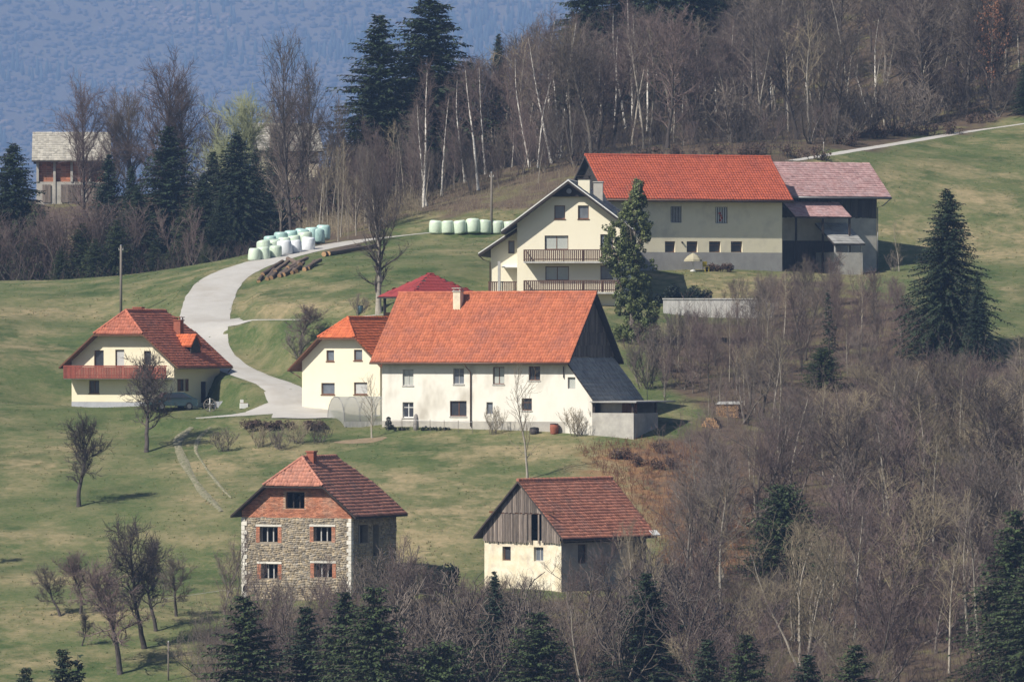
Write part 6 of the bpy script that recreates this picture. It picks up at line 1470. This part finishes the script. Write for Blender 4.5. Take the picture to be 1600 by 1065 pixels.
brush('bracken', 2200, (880, 1180), (445, 500), lambda px, py: bool(inpoly(np.array(px), np.array(py), BRACKEN)), (.3, .9), 'leaf_copper', 'rusty dead bracken on the bank right of the old barn', 6, .02, 5)

# ------------------------------------------------------------------ grass tussocks over the meadows
def gzv(x, y):
    i = np.clip(np.searchsorted(gx, x) - 1, 0, len(gx) - 2); j = np.clip(np.searchsorted(gy, y) - 1, 0, len(gy) - 2)
    u = (x - gx[i]) / (gx[i + 1] - gx[i]); v = (y - gy[j]) / (gy[j + 1] - gy[j])
    return GZ[j, i] * (1 - u) * (1 - v) + GZ[j, i + 1] * u * (1 - v) + GZ[j + 1, i] * (1 - u) * v + GZ[j + 1, i + 1] * u * v, lit[j, i], dryc[j, i]
def tussocks(n, seed):
    r = np.random.RandomState(seed); y = r.uniform(428, 640, n); x = r.uniform(-46, 54, n) * y / 500
    z, li, dr = gzv(x, y); clump = hum(x * 1.3, y * 1.3, 1.8) + hum(x, y, .7) * .6
    keep = (li < .6) & (clump + r.normal(0, 1.2, n) > .2)
    for nm, hw in (('road', 2.0), ('side_road', 1.3), ('driveway', 1.4), ('forest_road', 1.3)):
        C_ = np.array([tuple(p) for p, t in spline(ROADP[nm])])
        for c in C_: keep &= (x - c[0]) ** 2 + (y - c[1]) ** 2 > hw * hw
    x, y, z, dr = x[keep], y[keep], z[keep], dr[keep]; N = len(x); V = []; 
    for b in range(4):
        a = r.uniform(0, 6.28, N); h = r.uniform(.03, .09, N) * (1 + 1.2 * dr); w_ = r.uniform(.03, .06, N); ox, oy = r.normal(0, .08, N), r.normal(0, .08, N)
        p = np.stack([x + ox, y + oy, z - .02], -1); s_ = np.stack([np.cos(a) * w_, np.sin(a) * w_, np.zeros(N)], -1); tip = p + np.stack([r.normal(0, .06, N), r.normal(0, .06, N), h], -1)
        V += [p - s_, p + s_, tip]
    V = np.stack(V, 1).reshape(-1, 3); T = np.arange(len(V)).reshape(-1, 3)
    ti = np.repeat(np.clip(r.rand(N) * .7 + dr * .6, 0, 1), 12)
    tag(link('grass', np_mesh('grass', V, tris=T, mats=['grass_blade'], tint=ti)), 'short tussocky grass covering the meadows', kind='stuff')
gm, gt, gb = newmat('grass_blade'); MATS['grass_blade'] = gm; gb.inputs['Roughness'].default_value = .9; gb.inputs['Specular IOR Level'].default_value = .1
ga = gt.nodes.new('ShaderNodeAttribute'); ga.attribute_name = 'tint'; gr = gt.nodes.new('ShaderNodeValToRGB'); gr.color_ramp.elements[0].color = (.08, .118, .036, 1); gr.color_ramp.elements[1].color = (.30, .24, .135, 1); e = gr.color_ramp.elements.new(.55); e.color = (.13, .15, .055, 1)
gt.links.new(ga.outputs['Fac'], gr.inputs[0]); gt.links.new(gr.outputs[0], gb.inputs['Base Color'])
tussocks(60000, 4)
# ------------------------------------------------------------------ forest on the far mountain: one mass
def far_forest():
    r = np.random.RandomState(21)
    t = (1 + 5 ** .5) / 2
    iv = np.array([(-1, t, 0), (1, t, 0), (-1, -t, 0), (1, -t, 0), (0, -1, t), (0, 1, t), (0, -1, -t), (0, 1, -t), (t, 0, -1), (t, 0, 1), (-t, 0, -1), (-t, 0, 1)], float); iv /= np.linalg.norm(iv[0])
    itr = [(0, 11, 5), (0, 5, 1), (0, 1, 7), (0, 7, 10), (0, 10, 11), (1, 5, 9), (5, 11, 4), (11, 10, 2), (10, 7, 6), (7, 1, 8), (3, 9, 4), (3, 4, 2), (3, 2, 6), (3, 6, 8), (3, 8, 9), (4, 9, 5), (2, 4, 11), (6, 2, 10), (8, 6, 7), (9, 8, 1)]
    vs = [tuple(v) for v in iv]; tr = []; cache = {}
    def mid(a, b):
        k = (min(a, b), max(a, b))
        if k not in cache: m_ = np.array(vs[a]) + np.array(vs[b]); cache[k] = len(vs); vs.append(tuple(m_ / np.linalg.norm(m_)))
        return cache[k]
    tr = itr
    U = np.array(vs); TR = np.array(tr); nU = len(U)
    n = 20000; Y = r.uniform(7200, 8900, n); X = (r.uniform(-800, 1150, n) - CX) / F * Y * 1.05; Zg = zfun(X, Y)
    con = hum(X + 400, Y, 80) + r.normal(0, .4, n) > .75
    Vd = []; 
    def make(idx, conifer):
        m_ = len(idx); s = r.uniform(2.2, 6.0, m_) if not conifer else r.uniform(2.8, 4.6, m_); sc = np.stack([s, s, s * (r.uniform(.55, .85, m_) if not conifer else r.uniform(2.6, 3.6, m_))], -1)
        P_ = U[None] * sc[:, None] * (1 + r.normal(0, .15, (m_, nU, 1)))
        if conifer: tz = np.clip((U[:, 2] + 1) / 2, 0, 1); P_ = P_ * np.stack([1.15 - 1.05 * tz, 1.15 - 1.05 * tz, np.ones(nU)], -1)[None]
        P_ = P_ + np.stack([X[idx], Y[idx], Zg[idx] + sc[:, 2] * .75], -1)[:, None]
        return P_.reshape(-1, 3), ((np.arange(m_) * nU)[:, None, None] + TR[None]).reshape(-1, 3), np.repeat(r.rand(m_), nU)
    for conf, m_, nm, lb in ((False, 'far_crown', 'far_forest', 'hazy brown deciduous forest covering the distant mountain'), (True, 'far_conifer', 'far_conifers', 'hazy dark conifer stands on the distant mountain')):
        v, t_, ti = make(np.where(con == conf)[0], conf); tag(link(nm, np_mesh(nm, v, tris=t_, mats=[m_], tint=ti)), lb, kind='stuff')
mat('far_crown', (.075, .058, .052), (.05, .042, .04), .012, .95, tint=.12, c3=(.20, .14, .105), scale3=.006)
mat('far_conifer', (.034, .046, .042), None, 1, .95, tint=.2)
far_forest()
# ------------------------------------------------------------------ the blue spring haze of the valley
mb = MB(); mb.box(-2580, 2580, -180, 9350, -92 - 90, 1120)
me = mb.mesh('haze', 'black_void'); me.materials.clear()
hm = bpy.data.materials.new('haze'); hm.use_nodes = True; t = hm.node_tree; t.nodes.remove(t.nodes['Principled BSDF'])
pv = t.nodes.new('ShaderNodeVolumePrincipled'); pv.inputs['Color'].default_value = (.34, .54, .94, 1); pv.inputs['Density'].default_value = .000125; pv.inputs['Anisotropy'].default_value = 0.0
t.links.new(pv.outputs[0], t.nodes['Material Output'].inputs['Volume']); me.materials.append(hm)
tag(link('haze', me), 'thin blue haze filling the valley', kind='stuff')
